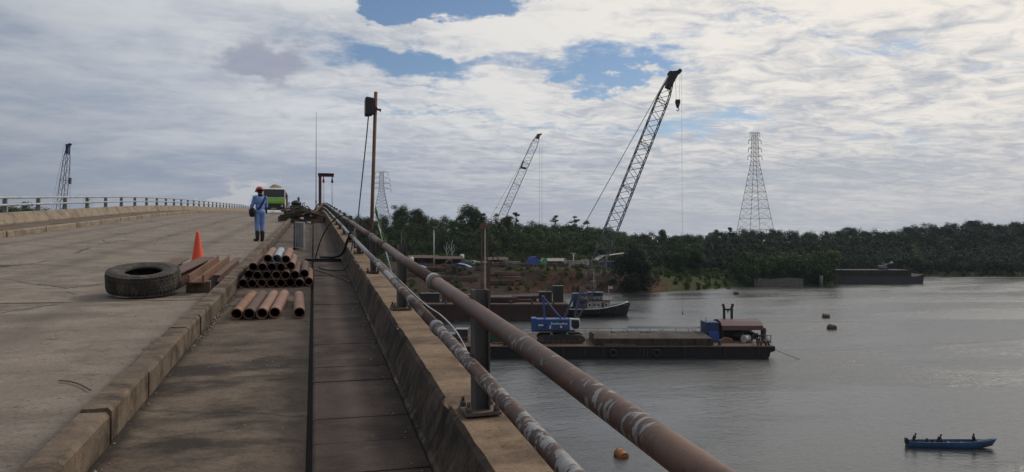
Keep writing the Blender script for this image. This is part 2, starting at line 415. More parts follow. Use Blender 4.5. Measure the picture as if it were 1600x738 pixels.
# ================================================================== SETTING: water, land, forest
m, g, p = material('river_water')
v = g.pos()
w1 = g.noise(g.scale(v, .55, .55, 1), 1.0, 4, .55, .4); w2 = g.noise(g.scale(v, 1.6, 2.2, 1, (3, 5, 0)), 1.0, 5, .6, .5)
w3 = g.noise(g.scale(v, .035, .05, 1), 1.0, 4, .55); calm = g.noise(g.scale(v, .010, .028, 1, (5, 2, 0)), 1.0, 5, .62, .8).step(.40, .60)
hgt = w1*.5+w2*.34
setp(g, p, Base_Color=g.mix(w3, (.012, .018, .023), (.018, .022, .025)), Roughness=.17+calm*.12, IOR=1.72,
     Normal=g.bump(hgt*(calm*.55+.32), .9, .5))
M_water = m
mb = MB(); WS = 3000
mb.add([(-WS, -WS, 0), (WS, -WS, 0), (WS, WS, 0), (-WS, WS, 0)], [(0, 1, 2, 3)])
tag(mb.build('river_water', M_water), 'calm grey river water rippling below the bridge', 'water', kind='structure')

PX = [-2200, -900, 0, 500, 640, 760, 850, 940, 1000, 1060, 1130, 1200, 1300, 1318, 1430, 1600, 2300, 3600]
T_ds = [230, 230, 230, 230, 250, 280, 295, 296, 290, 307, 329, 343, 348, 455, 458, 434, 430, 430]
T_bank = [40, 40, 40, 60, 90, 60, 16, 16, 20, 25, 22, 10, 10, 10, 10, 10, 10, 10]
T_zp = [8, 8, 8, 8, 9.5, 9.5, 9.3, 8.5, 6, 4.5, 3.5, 2.5, 2.5, 2, 2, 2, 2, 2]
T_dp = [330, 330, 330, 380, 398, 400, 385, 380, 370, 365, 362, 362, 365, 475, 475, 452, 448, 448]
T_dh = [450, 450, 450, 480, 470, 460, 480, 500, 520, 540, 550, 560, 570, 600, 600, 590, 590, 590]
SKX = [-2200, -900, -100, 0, 60, 80, 300, 500, 560, 600, 640, 665, 700, 735, 765, 790, 830, 860, 900, 940, 980, 1030, 1090, 1140, 1200, 1250, 1300, 1332, 1400, 1430, 1480, 1515, 1560, 1600, 1750, 2300, 3600]
SKY = [320, 320, 322, 323, 326, 337, 338, 330, 338, 336, 328, 338, 346, 326, 341, 338, 347, 351, 354, 357, 365, 367, 365, 361, 359, 365, 362, 359, 362, 356, 350, 348, 351, 351, 345, 350, 350]
TREE_H = 9.0
def ip(a, x): return np.interp(x, PX, a)
def sm(x): x = np.clip(x, 0, 1); return x*x*(3-2*x)
def bumps(x, y):
    return (np.sin(x*.071+1.3)*np.sin(y*.063+.4)+.6*np.sin(x*.16+y*.11)+.4*np.sin(x*.31-y*.27+2))
def land(px, D):
    px = np.asarray(px, float); D = np.asarray(D, float)
    ds, bk, zp, dp, dh = (ip(t, px) for t in (T_ds, T_bank, T_zp, T_dp, T_dh))
    zh = CZ+(HOR-np.interp(px, SKX, SKY))*dh/F-TREE_H
    x = (px-800)/F*D
    z = np.where(D < ds, -(ds-D)*.25, 0)
    z = z+zp*sm((D-ds)/bk)
    z = z+(zh-zp)*sm((D-dp)/(dh-dp)) - np.maximum(D-dh, 0)*.06
    z = z+bumps(x, D)*np.clip((D-ds)/30, 0, 1)*(.35+.6*sm((D-dp)/40))
    return z
def world(px, D, z=None):
    z = float(land(px, D)) if z is None else z
    return AX*D+RX*((px-800)/F*D)+UP*z
cols_ = np.concatenate([np.arange(-2200, 480, 45), np.arange(480, 1660, 5), np.arange(1660, 3600, 40)])
fr = np.concatenate([[-.06, -.02], np.linspace(0, .22, 22), np.linspace(.23, 1.0, 46), [1.15, 1.5, 2.2, 3.2]])
vs = []; nrow = len(fr)
for c_ in cols_:
    d0, d1 = float(ip(T_ds, c_)), float(ip(T_dh, c_))
    Ds = d0+(d1-d0)*fr; zz = land(np.full(nrow, c_), Ds)
    for D, z in zip(Ds, zz): vs.append(AX*D+RX*((c_-800)/F*D)+UP*float(max(z, -12)))
fs = [(i*nrow+j, (i+1)*nrow+j, (i+1)*nrow+j+1, i*nrow+j+1) for i in range(len(cols_)-1) for j in range(nrow-1)]
m, g, p = material('river_bank_soil')
v = g.pos(); x, y, z = g.xyz(v)
n1 = g.noise(v, .06, 8, .62); n2 = g.noise(v, .5, 7, .65); n3 = g.noise(g.scale(v, .3, .3, 2.2), .5, 6, .6)
soil = g.mix((n2*.6+n3*.4).step(.36, .64), (.030, .019, .014), (.105, .052, .029))
soil = g.mix(n1.step(.46, .60)*.8, soil, (.030, .023, .019))
grass = g.mix(n2.step(.35, .65), (.022, .034, .010), (.060, .078, .022))
nz = g.xyz(S(g, g.n('ShaderNodeNewGeometry').outputs['Normal']))[2]
soil = g.mix((nz+(n2-.5)*.08).step(.93, .99), soil, g.mix(n2.step(.4, .65), (.022, .016, .013), (.060, .036, .024)))
zz = z+(n1-.5)*9+(n2-.5)*3
rx = g.math('MULTIPLY', x, RX.x)+y*RX.y       # metres to the right of the camera axis
low_soil = g.mix((rx+(n1-.5)*50).step(45, 85)*n2.step(.34, .5), soil, grass)
cc = g.mix(zz.step(8.6, 11.0), low_soil, grass)
setp(g, p, Base_Color=cc, Roughness=.95, Normal=g.bump(n2+n3*.5, .8, .6)); p.inputs['Specular IOR Level'].default_value = .1
mb = MB(); mb.add(vs, fs, True)
tag(mb.build('terrain', m), 'red earth river bank rising to green hills', 'terrain', kind='structure')

M_leafA = leafmat('forest_leaves', (.015, .029, .008), (.046, .076, .017), (.090, .115, .035))
M_leafE = leafmat('far_hill_leaves', (.010, .019, .010), (.024, .040, .016), (.045, .060, .024))
M_leafB = leafmat('mangrove_leaves', (.018, .038, .010), (.036, .068, .016), (.080, .115, .030))
M_leafC = leafmat('scrub_leaves', (.036, .056, .012), (.070, .098, .022), (.120, .140, .035))
M_leafD = leafmat('dark_tree_leaves', (.013, .020, .011), (.026, .036, .017), (.05, .06, .028))
def leaf_object(name, pts, size, mat, parent=None, nrm=None):
    """many leaf-sprays: one bent quad each, at random angles"""
    n = len(pts); a = nr.normal(size=(n, 3))*(.34 if nrm is not None else 1)
    if nrm is not None: a = a+nrm
    a /= np.linalg.norm(a, axis=1)[:, None]
    b = nr.normal(size=(n, 3)); b -= a*(a*b).sum(1)[:, None]; b /= np.linalg.norm(b, axis=1)[:, None]
    c_ = np.cross(a, b); s = (size*nr.uniform(.55, 1.25, n))[:, None]
    P = np.stack([pts-b*s*.6, pts+c_*s*.42-a*s*.1, pts+b*s*.6, pts-c_*s*.42-a*s*.1], 1).reshape(-1, 3)
    me = bpy.data.meshes.new(name)
    me.vertices.add(4*n); me.vertices.foreach_set('co', P.astype(np.float32).ravel())
    me.loops.add(4*n); me.loops.foreach_set('vertex_index', np.arange(4*n, dtype=np.int32))
    me.polygons.add(n); me.polygons.foreach_set('loop_start', np.arange(0, 4*n, 4, dtype=np.int32))
    me.update(calc_edges=True); me.materials.append(mat)
    o = bpy.data.objects.new(name, me); col.objects.link(o); o.parent = parent
    return o
def crown_points(H, W, nblob, per, flat=.75, low=.12):
    """leaf positions of one crown, base of the tree at the origin"""
    out = []; nn = []
    for i in range(nblob):
        h = low+(1-low)*nr.random()**.8
        rad = W*.5*math.sqrt(max(.05, 1-((h-.62)/.55)**2))
        a = nr.uniform(0, 6.28); q = rad*nr.uniform(.15, .8)
        c_ = np.array([q*math.cos(a), q*math.sin(a), h*H*.9])
        br_ = W*nr.uniform(.17, .30)
        d = nr.normal(size=(per, 3)); d /= np.linalg.norm(d, axis=1)[:, None]
        d *= (nr.random(per)**.35)[:, None]*br_; d[:, 2] *= flat
        out.append(c_+d); u = d/np.linalg.norm(d, axis=1)[:, None]; g0 = c_-np.array([0, 0, H*.45]); u = u+.5*g0/(np.linalg.norm(g0)+1e-6); nn.append(u)
    return np.concatenate(out), np.concatenate(nn)
def wood(specs, per, mat, name, label, size):
    """a stretch of woodland read as one mass"""
    allp = []; alln = []
    variants = [crown_points(1, .95*nr.uniform(.75, 1.1), int(nr.integers(12, 17)), per, 1.0, .0) for _ in range(14)]
    for (px, D, H, W) in specs:
        q, nn = variants[int(nr.integers(len(variants)))]; a = nr.uniform(0, 6.28)
        c_, s_ = math.cos(a), math.sin(a)
        q = np.stack([(q[:, 0]*c_-q[:, 1]*s_)*W, (q[:, 0]*s_+q[:, 1]*c_)*W, q[:, 2]*H], 1)
        alln.append(np.stack([nn[:, 0]*c_-nn[:, 1]*s_, nn[:, 0]*s_+nn[:, 1]*c_, nn[:, 2]], 1))
        q += nr.normal(size=q.shape)*.16
        b = world(px, D); q += np.array([b.x, b.y, b.z-.4]); allp.append(q)
    return tag(leaf_object(name, np.concatenate(allp), size, mat, None, np.concatenate(alln)), label, 'forest', kind='stuff')
spec = []
def scatter(x0, x1, f0, f1, step, H0, H1, Dlo=None):
    """jittered rows of trees between two fractions of the slope"""
    px = x0
    while px < x1:
        dp, dh = float(ip(T_dp, px)), float(ip(T_dh, px)); ds = float(ip(T_ds, px))
        lo = (dp if Dlo is None else ds+Dlo); lo, hi = lo+(dh-lo)*f0, lo+(dh-lo)*f1
        D = lo+nr.uniform(0, step)
        while D < hi:
            H = nr.uniform(H0, H1)
            spec.append((px+nr.uniform(-.5, .5)*step*F/D, D, H, H*nr.uniform(.85, 1.25)))
            D += step*nr.uniform(.8, 1.2)
        px += step*F/480
    return
spec = []; scatter(-700, 505, .6, 1.05, 15, 9, 12)
scatter(505, 720, .25, 1.06, 6.6, 7.5, 12); scatter(720, 1000, .20, 1.06, 6.6, 6.5, 11.5)
wood(spec, 44, M_leafA, 'hill_forest', 'dense dark woodland covering the hill behind the work yard', .66)
spec = []; scatter(1000, 1160, .12, 1.04, 7.5, 7, 10); scatter(1160, 1320, .10, 1.04, 8.0, 7, 11)
wood(spec, 40, M_leafE, 'hill_forest', 'dark woodland on the low hill around the large pylon', .7)
spec = []; scatter(1318, 1700, 0, 1.04, 7.4, 7.5, 12, Dlo=0); scatter(1700, 2100, .0, 1.04, 13, 9, 12, Dlo=4)
wood(spec, 40, M_leafE, 'hill_forest', 'dark wooded hill across the water behind the moored far barge', .78)
spec = []; scatter(600, 960, .0, .30, 4.6, 2.0, 5.0); scatter(960, 1140, -.3, .15, 6.5, 1.5, 4.0)
wood(spec, 16, M_leafC, 'hill_scrub', 'paler green scrub on the slope above the work yard', .55)
spec = [(nr.uniform(640, 960), 0, 0, 0) for _ in range(150)]; spec = [(q, float(ip(T_ds, q))+float(ip(T_bank, q))*nr.uniform(.15, .9)+nr.uniform(0, 30)*(nr.random() < .5), nr.uniform(.9, 2.6), nr.uniform(1.5, 3.5)) for (q, _, _, _) in spec]
wood(spec, 14, M_leafC, 'bank_scrub', 'low scattered weeds and scrub on the brown river bank', .4)
spec = [(q, float(ip(T_ds, q))+nr.uniform(2, 26), nr.uniform(9, 15)*(1 if q > 1165 else .8), nr.uniform(9, 13)) for q in nr.uniform(1148, 1306, 85)]
wood(spec, 45, M_leafB, 'mangrove_thicket', 'dark green thicket of trees at the water edge below the large pylon', .75)

def tree(label, px, D, H, W, mat, nblob=16, per=170, low=.3, flat=.7, lean=0.0, group=None, sz=.55, trunk_w=.035, z=None, name='tree'):
    b = world(px, D, z); t = thing(name, label, 'tree', (b.x, b.y, b.z-.3), nr.uniform(0, 6.28), group)
    pts, nn = crown_points(H, W, nblob, per, flat, low); pts[:, 0] += lean*pts[:, 2]
    leaf_object('crown', pts, sz, mat, t, nn)
    tr = MB(); top = Vector((lean*H*.85, 0, H*.85)); r0 = H*trunk_w
    pp = [Vector((lean*H*f+math.sin(f*5)*.02*H, math.cos(f*4)*.015*H, H*f)) for f in (0, .2, .4, .6, .8, .9)]
    tr.path(pp, [r0, r0*.8, r0*.65, r0*.48, r0*.3, r0*.15], 7)
    for k in range(6):
        f = low+.1+k*(.75-low)/6; a = k*2.4; q = pp[0].lerp(top, f)
        e = q+Vector((math.cos(a)*W*.32, math.sin(a)*W*.32, H*.10)); tr.path([q, q.lerp(e, .5)+Vector((0, 0, -.02*H)), e], [r0*.35, r0*.25, r0*.1], 5)
    tr.build('trunk', M_bark, t)
    return t
def dtop(px, py, D): return CZ+(HOR-py)/F*D
def emergent(px, ytop, D, W, label, mat=None, **k):
    z = float(land(px, D)); H = max(5.0, dtop(px, ytop, D)-z); return tree(label, px, D, H, W, mat or (M_leafA if px < 1000 else M_leafE), z=z, **k)
emergent(626, 317, 452, 13, 'tall dark spreading tree rising above the hilltop beside the floodlight pole', nblob=18, low=.45)
emergent(652, 326, 455, 15, 'broad rounded dark tree on the hilltop right of the tallest spreading tree', nblob=20, low=.35)
emergent(735, 322, 452, 17, 'large rounded treetop crowning the highest point of the hill', nblob=22, low=.3)
emergent(754, 331, 455, 6, 'small round treetop just beyond the crown of the hill', nblob=8, low=.5)
emergent(774, 331, 450, 7, 'thin wispy pale tree beside the pendant ropes of the shorter crane', M_leafC, nblob=6, per=70, low=.5)
emergent(793, 330, 448, 8, 'dark treetop in front of the foot of the shorter lattice boom', nblob=12, low=.4)
emergent(808, 327, 450, 6, 'leaning sparse tree right of the foot of the shorter boom', M_leafC, nblob=6, per=90, low=.55, lean=.08)
emergent(867, 333, 470, 8, 'tall slender layered tree, first of three on the ridge', nblob=9, per=90, low=.3, flat=.35)
emergent(897, 332, 470, 9, 'tallest slender layered tree of three on the ridge', nblob=11, per=100, low=.3, flat=.35)
emergent(918, 341, 470, 7, 'slender layered tree next to the pendant ropes of the tall crane', nblob=9, per=90, low=.3, flat=.4)
emergent(1034, 358, 520, 9, 'lone round tree standing above the low ridge line', nblob=10, low=.5)
emergent(1118, 357, 530, 8, 'small twin topped tree on the ridge left of the large pylon', nblob=9, low=.45)
emergent(1140, 354, 530, 6, 'narrow upright tree on the ridge close to the large pylon', nblob=7, low=.35)
emergent(1332, 354, 590, 12, 'blocky tall tree above the ridge behind the moored far barge', nblob=14, low=.4)
emergent(1352, 360, 590, 8, 'small crowned tree next to the blocky tall tree', nblob=9, low=.5)
emergent(1418, 354, 595, 10, 'round dark tree where the far hill begins to rise', nblob=12, low=.4)
emergent(1518, 344, 590, 13, 'flat topped umbrella tree on the crest of the far hill', nblob=13, low=.6, flat=.4)
emergent(1535, 349, 590, 9, 'round tree beside the flat topped umbrella tree', nblob=10, low=.5)
emergent(1562, 352, 590, 9, 'pale sparse tree on the far hill crest', M_leafC, nblob=8, per=90, low=.5)
emergent(1590, 347, 590, 13, 'broad tree on the far hill crest after the pale sparse one', nblob=13, low=.4)
for q, yy in ((4, 319), (25, 325), (48, 320), (93, 334), (182, 325), (272, 326), (520, 326), (545, 332), (573, 334)):
    lab = {4: 'dark tree beyond the far parapet, before the blue tipped crane boom', 25: 'lower dark tree beyond the far parapet between two taller ones', 48: 'rounded dark tree beyond the far parapet nearest the blue tipped boom',
           93: 'small dark treetop at the foot of the blue tipped crane boom', 182: 'lone round treetop seen through the far railing', 272: 'second lone treetop seen through the far railing, nearer the bridge crest',
           520: 'dark tree just beside the far end of the pipe railing', 545: 'dark bushy tree between pipe railing end and floodlight pole', 573: 'dark tree directly behind the rusty floodlight pole'}[q]
    emergent(q, yy, 400, 13 if q not in (4, 25, 48) else 20, lab, nblob=18, low=.2, sz=.8)
tree('large dark tree overhanging the water beside the brown bank', 985, 297, 19, 17, M_leafD, 30, 260, low=.02, flat=.9, z=1.0, sz=.7)
tree('dark bushy tree leaning over the water next to the largest waterside tree', 1006, 299, 13, 12, M_leafD, 20, 220, low=.02, flat=.9, z=.8, sz=.65)
tree('round green tree standing alone behind the grassy bank', 1062, 352, 14, 13, M_leafB, 20, 200, low=.1, sz=.65)
tree('taller green tree of the pair behind the grassy bank', 1084, 356, 16, 13, M_leafB, 22, 200, low=.1, sz=.65)
tree('bright green tree at the tip of the waterside thicket', 1298, 356, 15, 12, M_leafC, 22, 200, low=.05, sz=.6)
tree('rounded green tree on the shore left of the retaining wall', 1160, 350, 14, 12, M_leafB, 20, 200, low=.05, sz=.65)
for q, D, H, lab in ((698, 402, 11, 'bare pale forked tree on the slope, first of a pair'), (706, 404, 12, 'bare pale forked tree on the slope, second of a pair')):
    b = world(q, D); t = thing('bare_tree', lab, 'tree', b)
    k = MB(); k.path([(0, 0, -.3), (.1, 0, 4), (-.2, .1, 8), (.3, 0, H)], [.3, .24, .16, .05], 6); k.build('trunk', M_ltgrey, t)
    k = MB()
    for (z0, dx_, dz_) in ((3.5, 1.8, 4), (5, -1.6, 4), (6.5, 1.5, 3)): k.path([(0, 0, z0), (dx_*.6, .2, z0+dz_*.5), (dx_, .3, z0+dz_)], [.16, .12, .04], 5)
    k.build('limb', M_ltgrey, t)

# ================================================================== BRIDGE
TS = [-14, -8, -4, 0, 4, 8, 12, 16, 20, 26, 32, 38, 44, 50, 56, 62, 68, 74, 80, 88, 96, 104, 112, 120, 128, 134, 140, 146, 152, 158, 164, 172, 180, 190, 200]
def ts_between(a, b): return [a]+[t for t in TS if a+.2 < t < b-.2]+[b]
gi = MB()
for X in (-10.3, -7.2, -4.1, -1.0): gi.deck([(X-.35, -2.1), (X+.35, -2.1), (X+.35, -.45), (X-.35, -.45)], TS)
gi.deck([(-11.7, -.45), (.97, -.45), (.97, -.26), (-11.7, -.26)], TS)
tag(gi.build('bridge_girder', M_lpar), 'concrete girders and deck plate carrying the bridge road', 'bridge', kind='structure')
for k, tt in enumerate((-8, 32, 72, 112, 152, 192)):
    q = MB(); zt = deckz(tt)-2.12
    q.b2((-11.3, tt-.9, zt-1.4), (.6, tt+.9, zt))
    for X in (-9, -1.8): q.cyl((X, tt, -9), (X, tt, zt-1.4), .8, n=20)
    tag(q.build('bridge_pier', M_lpar), 'concrete pier with two round columns under the bridge', 'pier', 'bridge piers')['kind'] = 'structure'

JT = [-14, 11.2, 41.2, 71.2, 101.2, 131.2, 161.2, 200]           # expansion joints
road = root_struct('road'); tag(road, 'worn pale concrete roadway climbing over the bridge', 'road')
def rough_sheet(X0, X1, t0, t1, thick, nx, dt, amp, chip=0.0):
    """a cast slab with a slightly uneven top"""
    q = MB(); nt = max(2, int((t1-t0)/dt)+1); vs = []; fs = []
    for i in range(nt):
        t = t0+(t1-t0)*i/(nt-1)
        for j in range(nx):
            X = X0+(X1-X0)*j/(nx-1)
            edge = i in (0, nt-1) or j in (0, nx-1)
            vs.append(B(X, t, (nr.uniform(-1, 1)*amp if not edge else -nr.random()*amp*chip)))
    for i in range(nt-1):
        for j in range(nx-1): fs.append((i*nx+j, i*nx+j+1, (i+1)*nx+j+1, (i+1)*nx+j))
    n0 = len(vs)
    edge = [j for j in range(nx)]+[i*nx+nx-1 for i in range(1, nt)]+[(nt-1)*nx+j for j in range(nx-2, -1, -1)]+[i*nx for i in range(nt-2, 0, -1)]
    for e in edge: vs.append(vs[e]-Vector((0, 0, thick)))
    for k in range(len(edge)):
        l = (k+1) % len(edge); fs.append((edge[k], n0+k, n0+l, edge[l]))
    fs.append(tuple(n0+k for k in reversed(range(len(edge)))))
    q.add(vs, fs, False); return q
for a, b in zip(JT[:-1], JT[1:]):
    rough_sheet(-9.46, -1.36, a+.025, b-.025, .22, 12, .9 if a < 40 else 3, .004, 2).build('road_slab', M_road, road)
foot = root_struct('footway'); tag(foot, 'stained concrete footway between kerb and cover slabs', 'footway')
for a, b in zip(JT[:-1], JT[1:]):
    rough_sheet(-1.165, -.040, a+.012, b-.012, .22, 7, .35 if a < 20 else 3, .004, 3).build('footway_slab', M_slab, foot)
base = MB()
for (x0, x1) in ((-9.6, -1.0), (-.06, .06), (-1.4, .1)): base.deck([(x0, -.262), (x1, -.262), (x1, -.23-.005*(x0 > -2)), (x0, -.23-.005*(x0 > -2))], TS)
base = MB(); base.deck([(-11.6, -.258), (.72, -.258), (.72, -.225), (-11.6, -.225)], TS); base.deck([(-.0395, -.2249), (-.0045, -.2249), (-.0045, -.055), (-.0395, -.055)], TS)
base.build('bedding', M_dark, foot)
# kerbs: stones about 0.6 m long, an open joint every 3.6 m
kr = root_struct('kerb'); tag(kr, 'raised concrete kerb between road and footway', 'kerb')
def chipped(prof, t0, t1, step, amp, edges, dh=0.0):
    """a cast profile whose listed corners are worn unevenly along its length"""
    n = max(2, int((t1-t0)/step)+1); rs = []; off = {e: 0.0 for e in edges}
    for i in range(n):
        t = t0+(t1-t0)*i/(n-1); r_ = []
        for k, (X, h) in enumerate(prof):
            if k in off:
                off[k] = off[k]*.55+rnd.gauss(0, amp); bite = -abs(off[k])-(amp*5 if rnd.random() < .05 else 0)
                X += rnd.gauss(0, amp*.4); h += bite
            r_.append(B(X, t, h+dh))
        rs.append(r_)
    q = MB(); q.rings(rs, smooth=False); return q
def kerb_stone(x0, x1, t0, t1, h, dh, parent, mat, dx=0.0):
    prof = [(x0+dx, -.2), (x1+dx, -.2), (x1+dx, h-.025), (x1-.022+dx, h), (x0+.02+dx, h), (x0+dx, h-.02)]
    if t1 < 22: q = chipped(prof, t0, t1, .055, .0022, (2, 3, 4, 5), dh)
    else: q = MB(); q.deck(prof, ts_between(t0, t1), dh)
    return q.build('kerb_stone', mat, parent, bevel=0 if t1 < 22 else .006)
t = -5.9
while t < 66:
    cuts = [t]+sorted(t+3.6*f+rnd.uniform(-.35, .35) for f in rnd.choice(((.34, .67), (.5,), (.25, .5, .75), (.3, .72))))+[t+3.6]
    for k, (a, b) in enumerate(zip(cuts[:-1], cuts[1:])):
        kerb_stone(-1.352, -1.17, a+(.026 if k == 0 else .0015), b-(.016 if k == len(cuts)-2 else .0015), .2, rnd.uniform(-.006, .006)+(-.018 if (t < 4.8 and b > t+3.5) else 0), kr, M_kerb, rnd.uniform(-.006, .006))
    t += 3.6
while t < 190: kerb_stone(-1.352, -1.17, t+.02, t+3.58, .2, 0, kr, M_kerb); t += 3.6
kl = root_struct('kerb'); tag(kl, 'pale kerb along the far edge of the road with dark open joints', 'kerb')
t = -9.1
while t < 190:
    kerb_stone(-9.66, -9.462, t+.05, t+3.55, .2, 0, kl, M_lpar); t += 3.6
fl = root_struct('footway'); tag(fl, 'narrow far footway between the far kerb and far parapet', 'footway')
q = MB(); q.deck([(-11.3, -.21), (-9.665, -.21), (-9.665, .19), (-11.3, .19)], TS); q.build('footway_slab', M_kerb, fl)
# cover slabs of the drain
cv = root_struct('drain_cover'); tag(cv, 'dark strip of concrete cover slabs beside the parapet', 'drain cover')
t = -2.0; rnd.seed(3)
while t < 36:
    L = .92 if t > 7 else .5
    q = MB(); dh = rnd.uniform(-.004, .004)
    q.deck([(-.004, -.21), (.618, -.21), (.618, .030), (.012, .030), (-.004, .018)], [t+.005, t+L-.005], dh)
    q.build('cover_slab', M_cover, cv, bevel=.004); t += L
q = MB(); q.deck([(-.004, -.21), (.618, -.21), (.618, .03), (-.004, .03)], ts_between(t, 190)); q.build('cover_slab', M_cover, cv)
# parapets
pr = thing('parapet_wall', 'low mildewed concrete parapet with sloping inner face under the pipe railing', 'wall')
t = -14; segs = [-14, 11.2]+[11.2+10*k for k in range(1, 19)]
for i, (a, b) in enumerate(zip(segs[:-1], segs[1:])):
    q = MB(); prof = [(.622, -.2), (.622, .05), (.640, .075), (.70, .355), (.722, .38), (.962, .38), (.98, .36), (.98, -.75), (.74, -.75), (.74, -.24)]
    if a < 30: q = chipped(prof, a+(.045 if a > 0 else 0), b-.045, .09, .0045, (2, 3, 4, 5))
    else: q.deck(prof, ts_between(a+.012, b-.012))
    o = q.build('wall_segment', M_par, pr, bevel=0 if a < 30 else .008)
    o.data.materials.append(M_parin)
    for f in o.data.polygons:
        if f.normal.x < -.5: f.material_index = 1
pl = thing('parapet_wall', 'pale concrete parapet along the far side of the road', 'wall')
for i, (a, b) in enumerate(zip(segs[:-1], segs[1:])):
    q = MB(); prof = [(-11.302, -.2), (-11.302, .24), (-11.34, .30), (-11.50, .60), (-11.53, .63), (-11.75, .63), (-11.78, .6), (-11.78, -.75), (-11.4, -.75), (-11.4, -.2)]
    q.deck(list(reversed(prof)), ts_between(a+.02, b-.02)); q.build('wall_segment', M_lpar, pl)
# pipe railing on the near side
rail = thing('pipe_railing', 'railing of two rusty flaking steel pipes on grey steel posts', 'railing')
PXR = .78; HU = .94; HL = .65
def rail_pipe(h, joints, r, mats, name, wob):
    for i, (a, b) in enumerate(zip(joints[:-1], joints[1:])):
        q = MB(); ts = ts_between(a, b) if b-a > 6 else [a, (a+b)/2, b]
        q.path([B(PXR+wob[i % len(wob)]*math.sin(math.pi*(t-a)/(b-a)), t, h-(.008*math.sin(math.pi*(t-a)/(b-a)))) for t in ts], r, 24)
        mt = mats[min(i, len(mats)-1)]; o = q.build(name, mt, rail)
        c_ = MB()
        for (s0, s1, k) in ((-.06, .06, 1.26), (-.085, -.06, 1.13), (.06, .085, 1.13)):
            c_.cyl(B(PXR, b+s0, h), B(PXR, b+s1, h), r*k, n=24)
        c_.build('pipe_collar', PIPE_GREY if i % 2 == 0 else mt, o)
rail_pipe(HU, [-4, 4.87, 8.5, 10.2, 16.6, 22.6]+[22.6+6*k for k in range(1, 27)], .041, [PIPE_MIX, PIPE_BROWN, PIPE_BROWN, PIPE_RUST, PIPE_GREY], 'upper_pipe', (.006, -.004, .003))
rail_pipe(HL, [-4, 4.75, 9.4, 15.0, 21.0]+[21+6*k for k in range(1, 27)], .036, [PIPE_PATCH, PIPE_PATCH, PIPE_GREY, PIPE_GREY], 'lower_pipe', (-.005, .007, .004))
pt = MB()
pt.b2((-.042, -.048, 0), (-.034, .048, .64)); pt.b2((.034, -.048, 0), (.042, .048, .64)); pt.b2((-.034, -.005, 0), (.034, .005, .64)); pt.b2((-.034, .005, .56), (.034, .04, .575))
po0 = pt.build('post', M_post); pt_me = po0.data; bpy.data.objects.remove(po0)
q = MB(); q.b2((-.10, -.1, 0), (.09, .1, .016)); po0 = q.build('base_plate', M_plate); bp_me = po0.data; bpy.data.objects.remove(po0)
q = MB()
q.cyl((0, 0, 0), (0, 0, .03), .018, n=6); q.cyl((0, 0, .03), (0, 0, .055), .009, n=8)
po0 = q.build('bolt', M_plate); bo_me = po0.data; bpy.data.objects.remove(po0)
q = MB(); q.path([(-.055, 0, 0), (-.11, 0, .045), (-.15, 0, 0), (-.11, 0, -.05), (-.04, 0, -.045)], .008, 6); po0 = q.build('clamp', M_plate); cl_me = po0.data; bpy.data.objects.remove(po0)
t = .18
while t < 150:
    o = link('post', pt_me, rail, B(.848, t, .38)); o.rotation_euler = (rnd.uniform(-.015, .015), rnd.uniform(-.02, .02), rnd.uniform(-.06, .06))
    if t < 30:
        link('base_plate', bp_me, o, (0, 0, .001))
        for (bx, by) in ((-.078, -.075), (-.078, .075), (.07, -.075), (.07, .075)): link('bolt', bo_me, o, (bx, by, .015))
    t += 3.6
# far railing
rl = thing('far_railing', 'grey two bar railing on stout posts along the far parapet', 'railing')
q = MB(); q.prism([(-.09, 0), (.09, 0), (.065, .60), (-.065, .60)], -.06, .06); o = q.build('post', M_grey); lp_me = o.data; bpy.data.objects.remove(o)
t0 = None
for k in range(44):
    t = 3.6*k-4.0+.9
    link('post', lp_me, rl, B(-11.64, t, .628))
for h, nm in ((1.215, 'top_rail'), (.93, 'lower_rail')):
    q = MB(); q.path([B(-11.57, t, h) for t in ts_between(-6, 152)], .045, 8); q.build(nm, M_galvrail, rl)

# ================================================================== THINGS ON THE BRIDGE
SL = math.atan(S0)
def slope_thing(name, label, cat, X, t, h=0.0, rz=0.0, group=None):
    """an Empty on the deck, tilted with its grade"""
    o = thing(name, label, cat, B(X, t, h), 0, group)
    o.rotation_euler = (Matrix.Rotation(SL, 3, 'X')@Matrix.Rotation(rz, 3, 'Z')).to_euler(); return o
# --- truck tyre lying flat
ty = slope_thing('truck_tyre', 'large worn truck tyre lying flat on the road beside steel beams', 'tyre', -2.5, 11.85, .03, .4)
ty.rotation_euler = (Matrix.Rotation(SL+R(9), 3, 'X')@Matrix.Rotation(.4, 3, 'Z')).to_euler(); ty.location = B(-2.40, 11.85, .082)
q = MB(); q.b2((-.3, -.06, 0), (.3, .06, .125)); o = q.build('timber_block', M_wood, None, bevel=.006); o.location = B(-2.42, 12.2); o.rotation_euler = (SL, 0, .1); tag(o, 'timber block propping up the back of the truck tyre', 'timber block')
RO, RI, HT = .495, .25, .31
prof = [(RI, .05), (RI+.012, .02), (RI+.06, .008), (RO-.12, .0), (RO-.05, .015), (RO-.012, .045), (RO-.002, .09), (RO, HT/2), (RO-.002, HT-.09), (RO-.012, HT-.045), (RO-.05, HT-.015), (RO-.12, HT), (RI+.09, HT-.012), (RI+.05, HT-.03), (RI+.012, HT-.03), (RI, HT-.05), (RI+.004, HT-.075), (RI+.10, HT-.06), (RO-.09, HT-.05), (RO-.035, HT/2), (RO-.09, .05), (RI+.10, .06), (RI+.004, .075)]
q = MB(); q.lathe(prof, 64, closed=True); cas = q.build('casing', M_tyre, ty)
q = MB()
for z in (.075, .125, .175, .225):
    for k in range(54):
        a = (k+(.5 if z in (.125, .225) else 0))*2*math.pi/54+rnd.uniform(-.004, .004)
        q.box(((RO-.004)*math.cos(a), (RO-.004)*math.sin(a), z+.004), (.020, .050, .041), a)
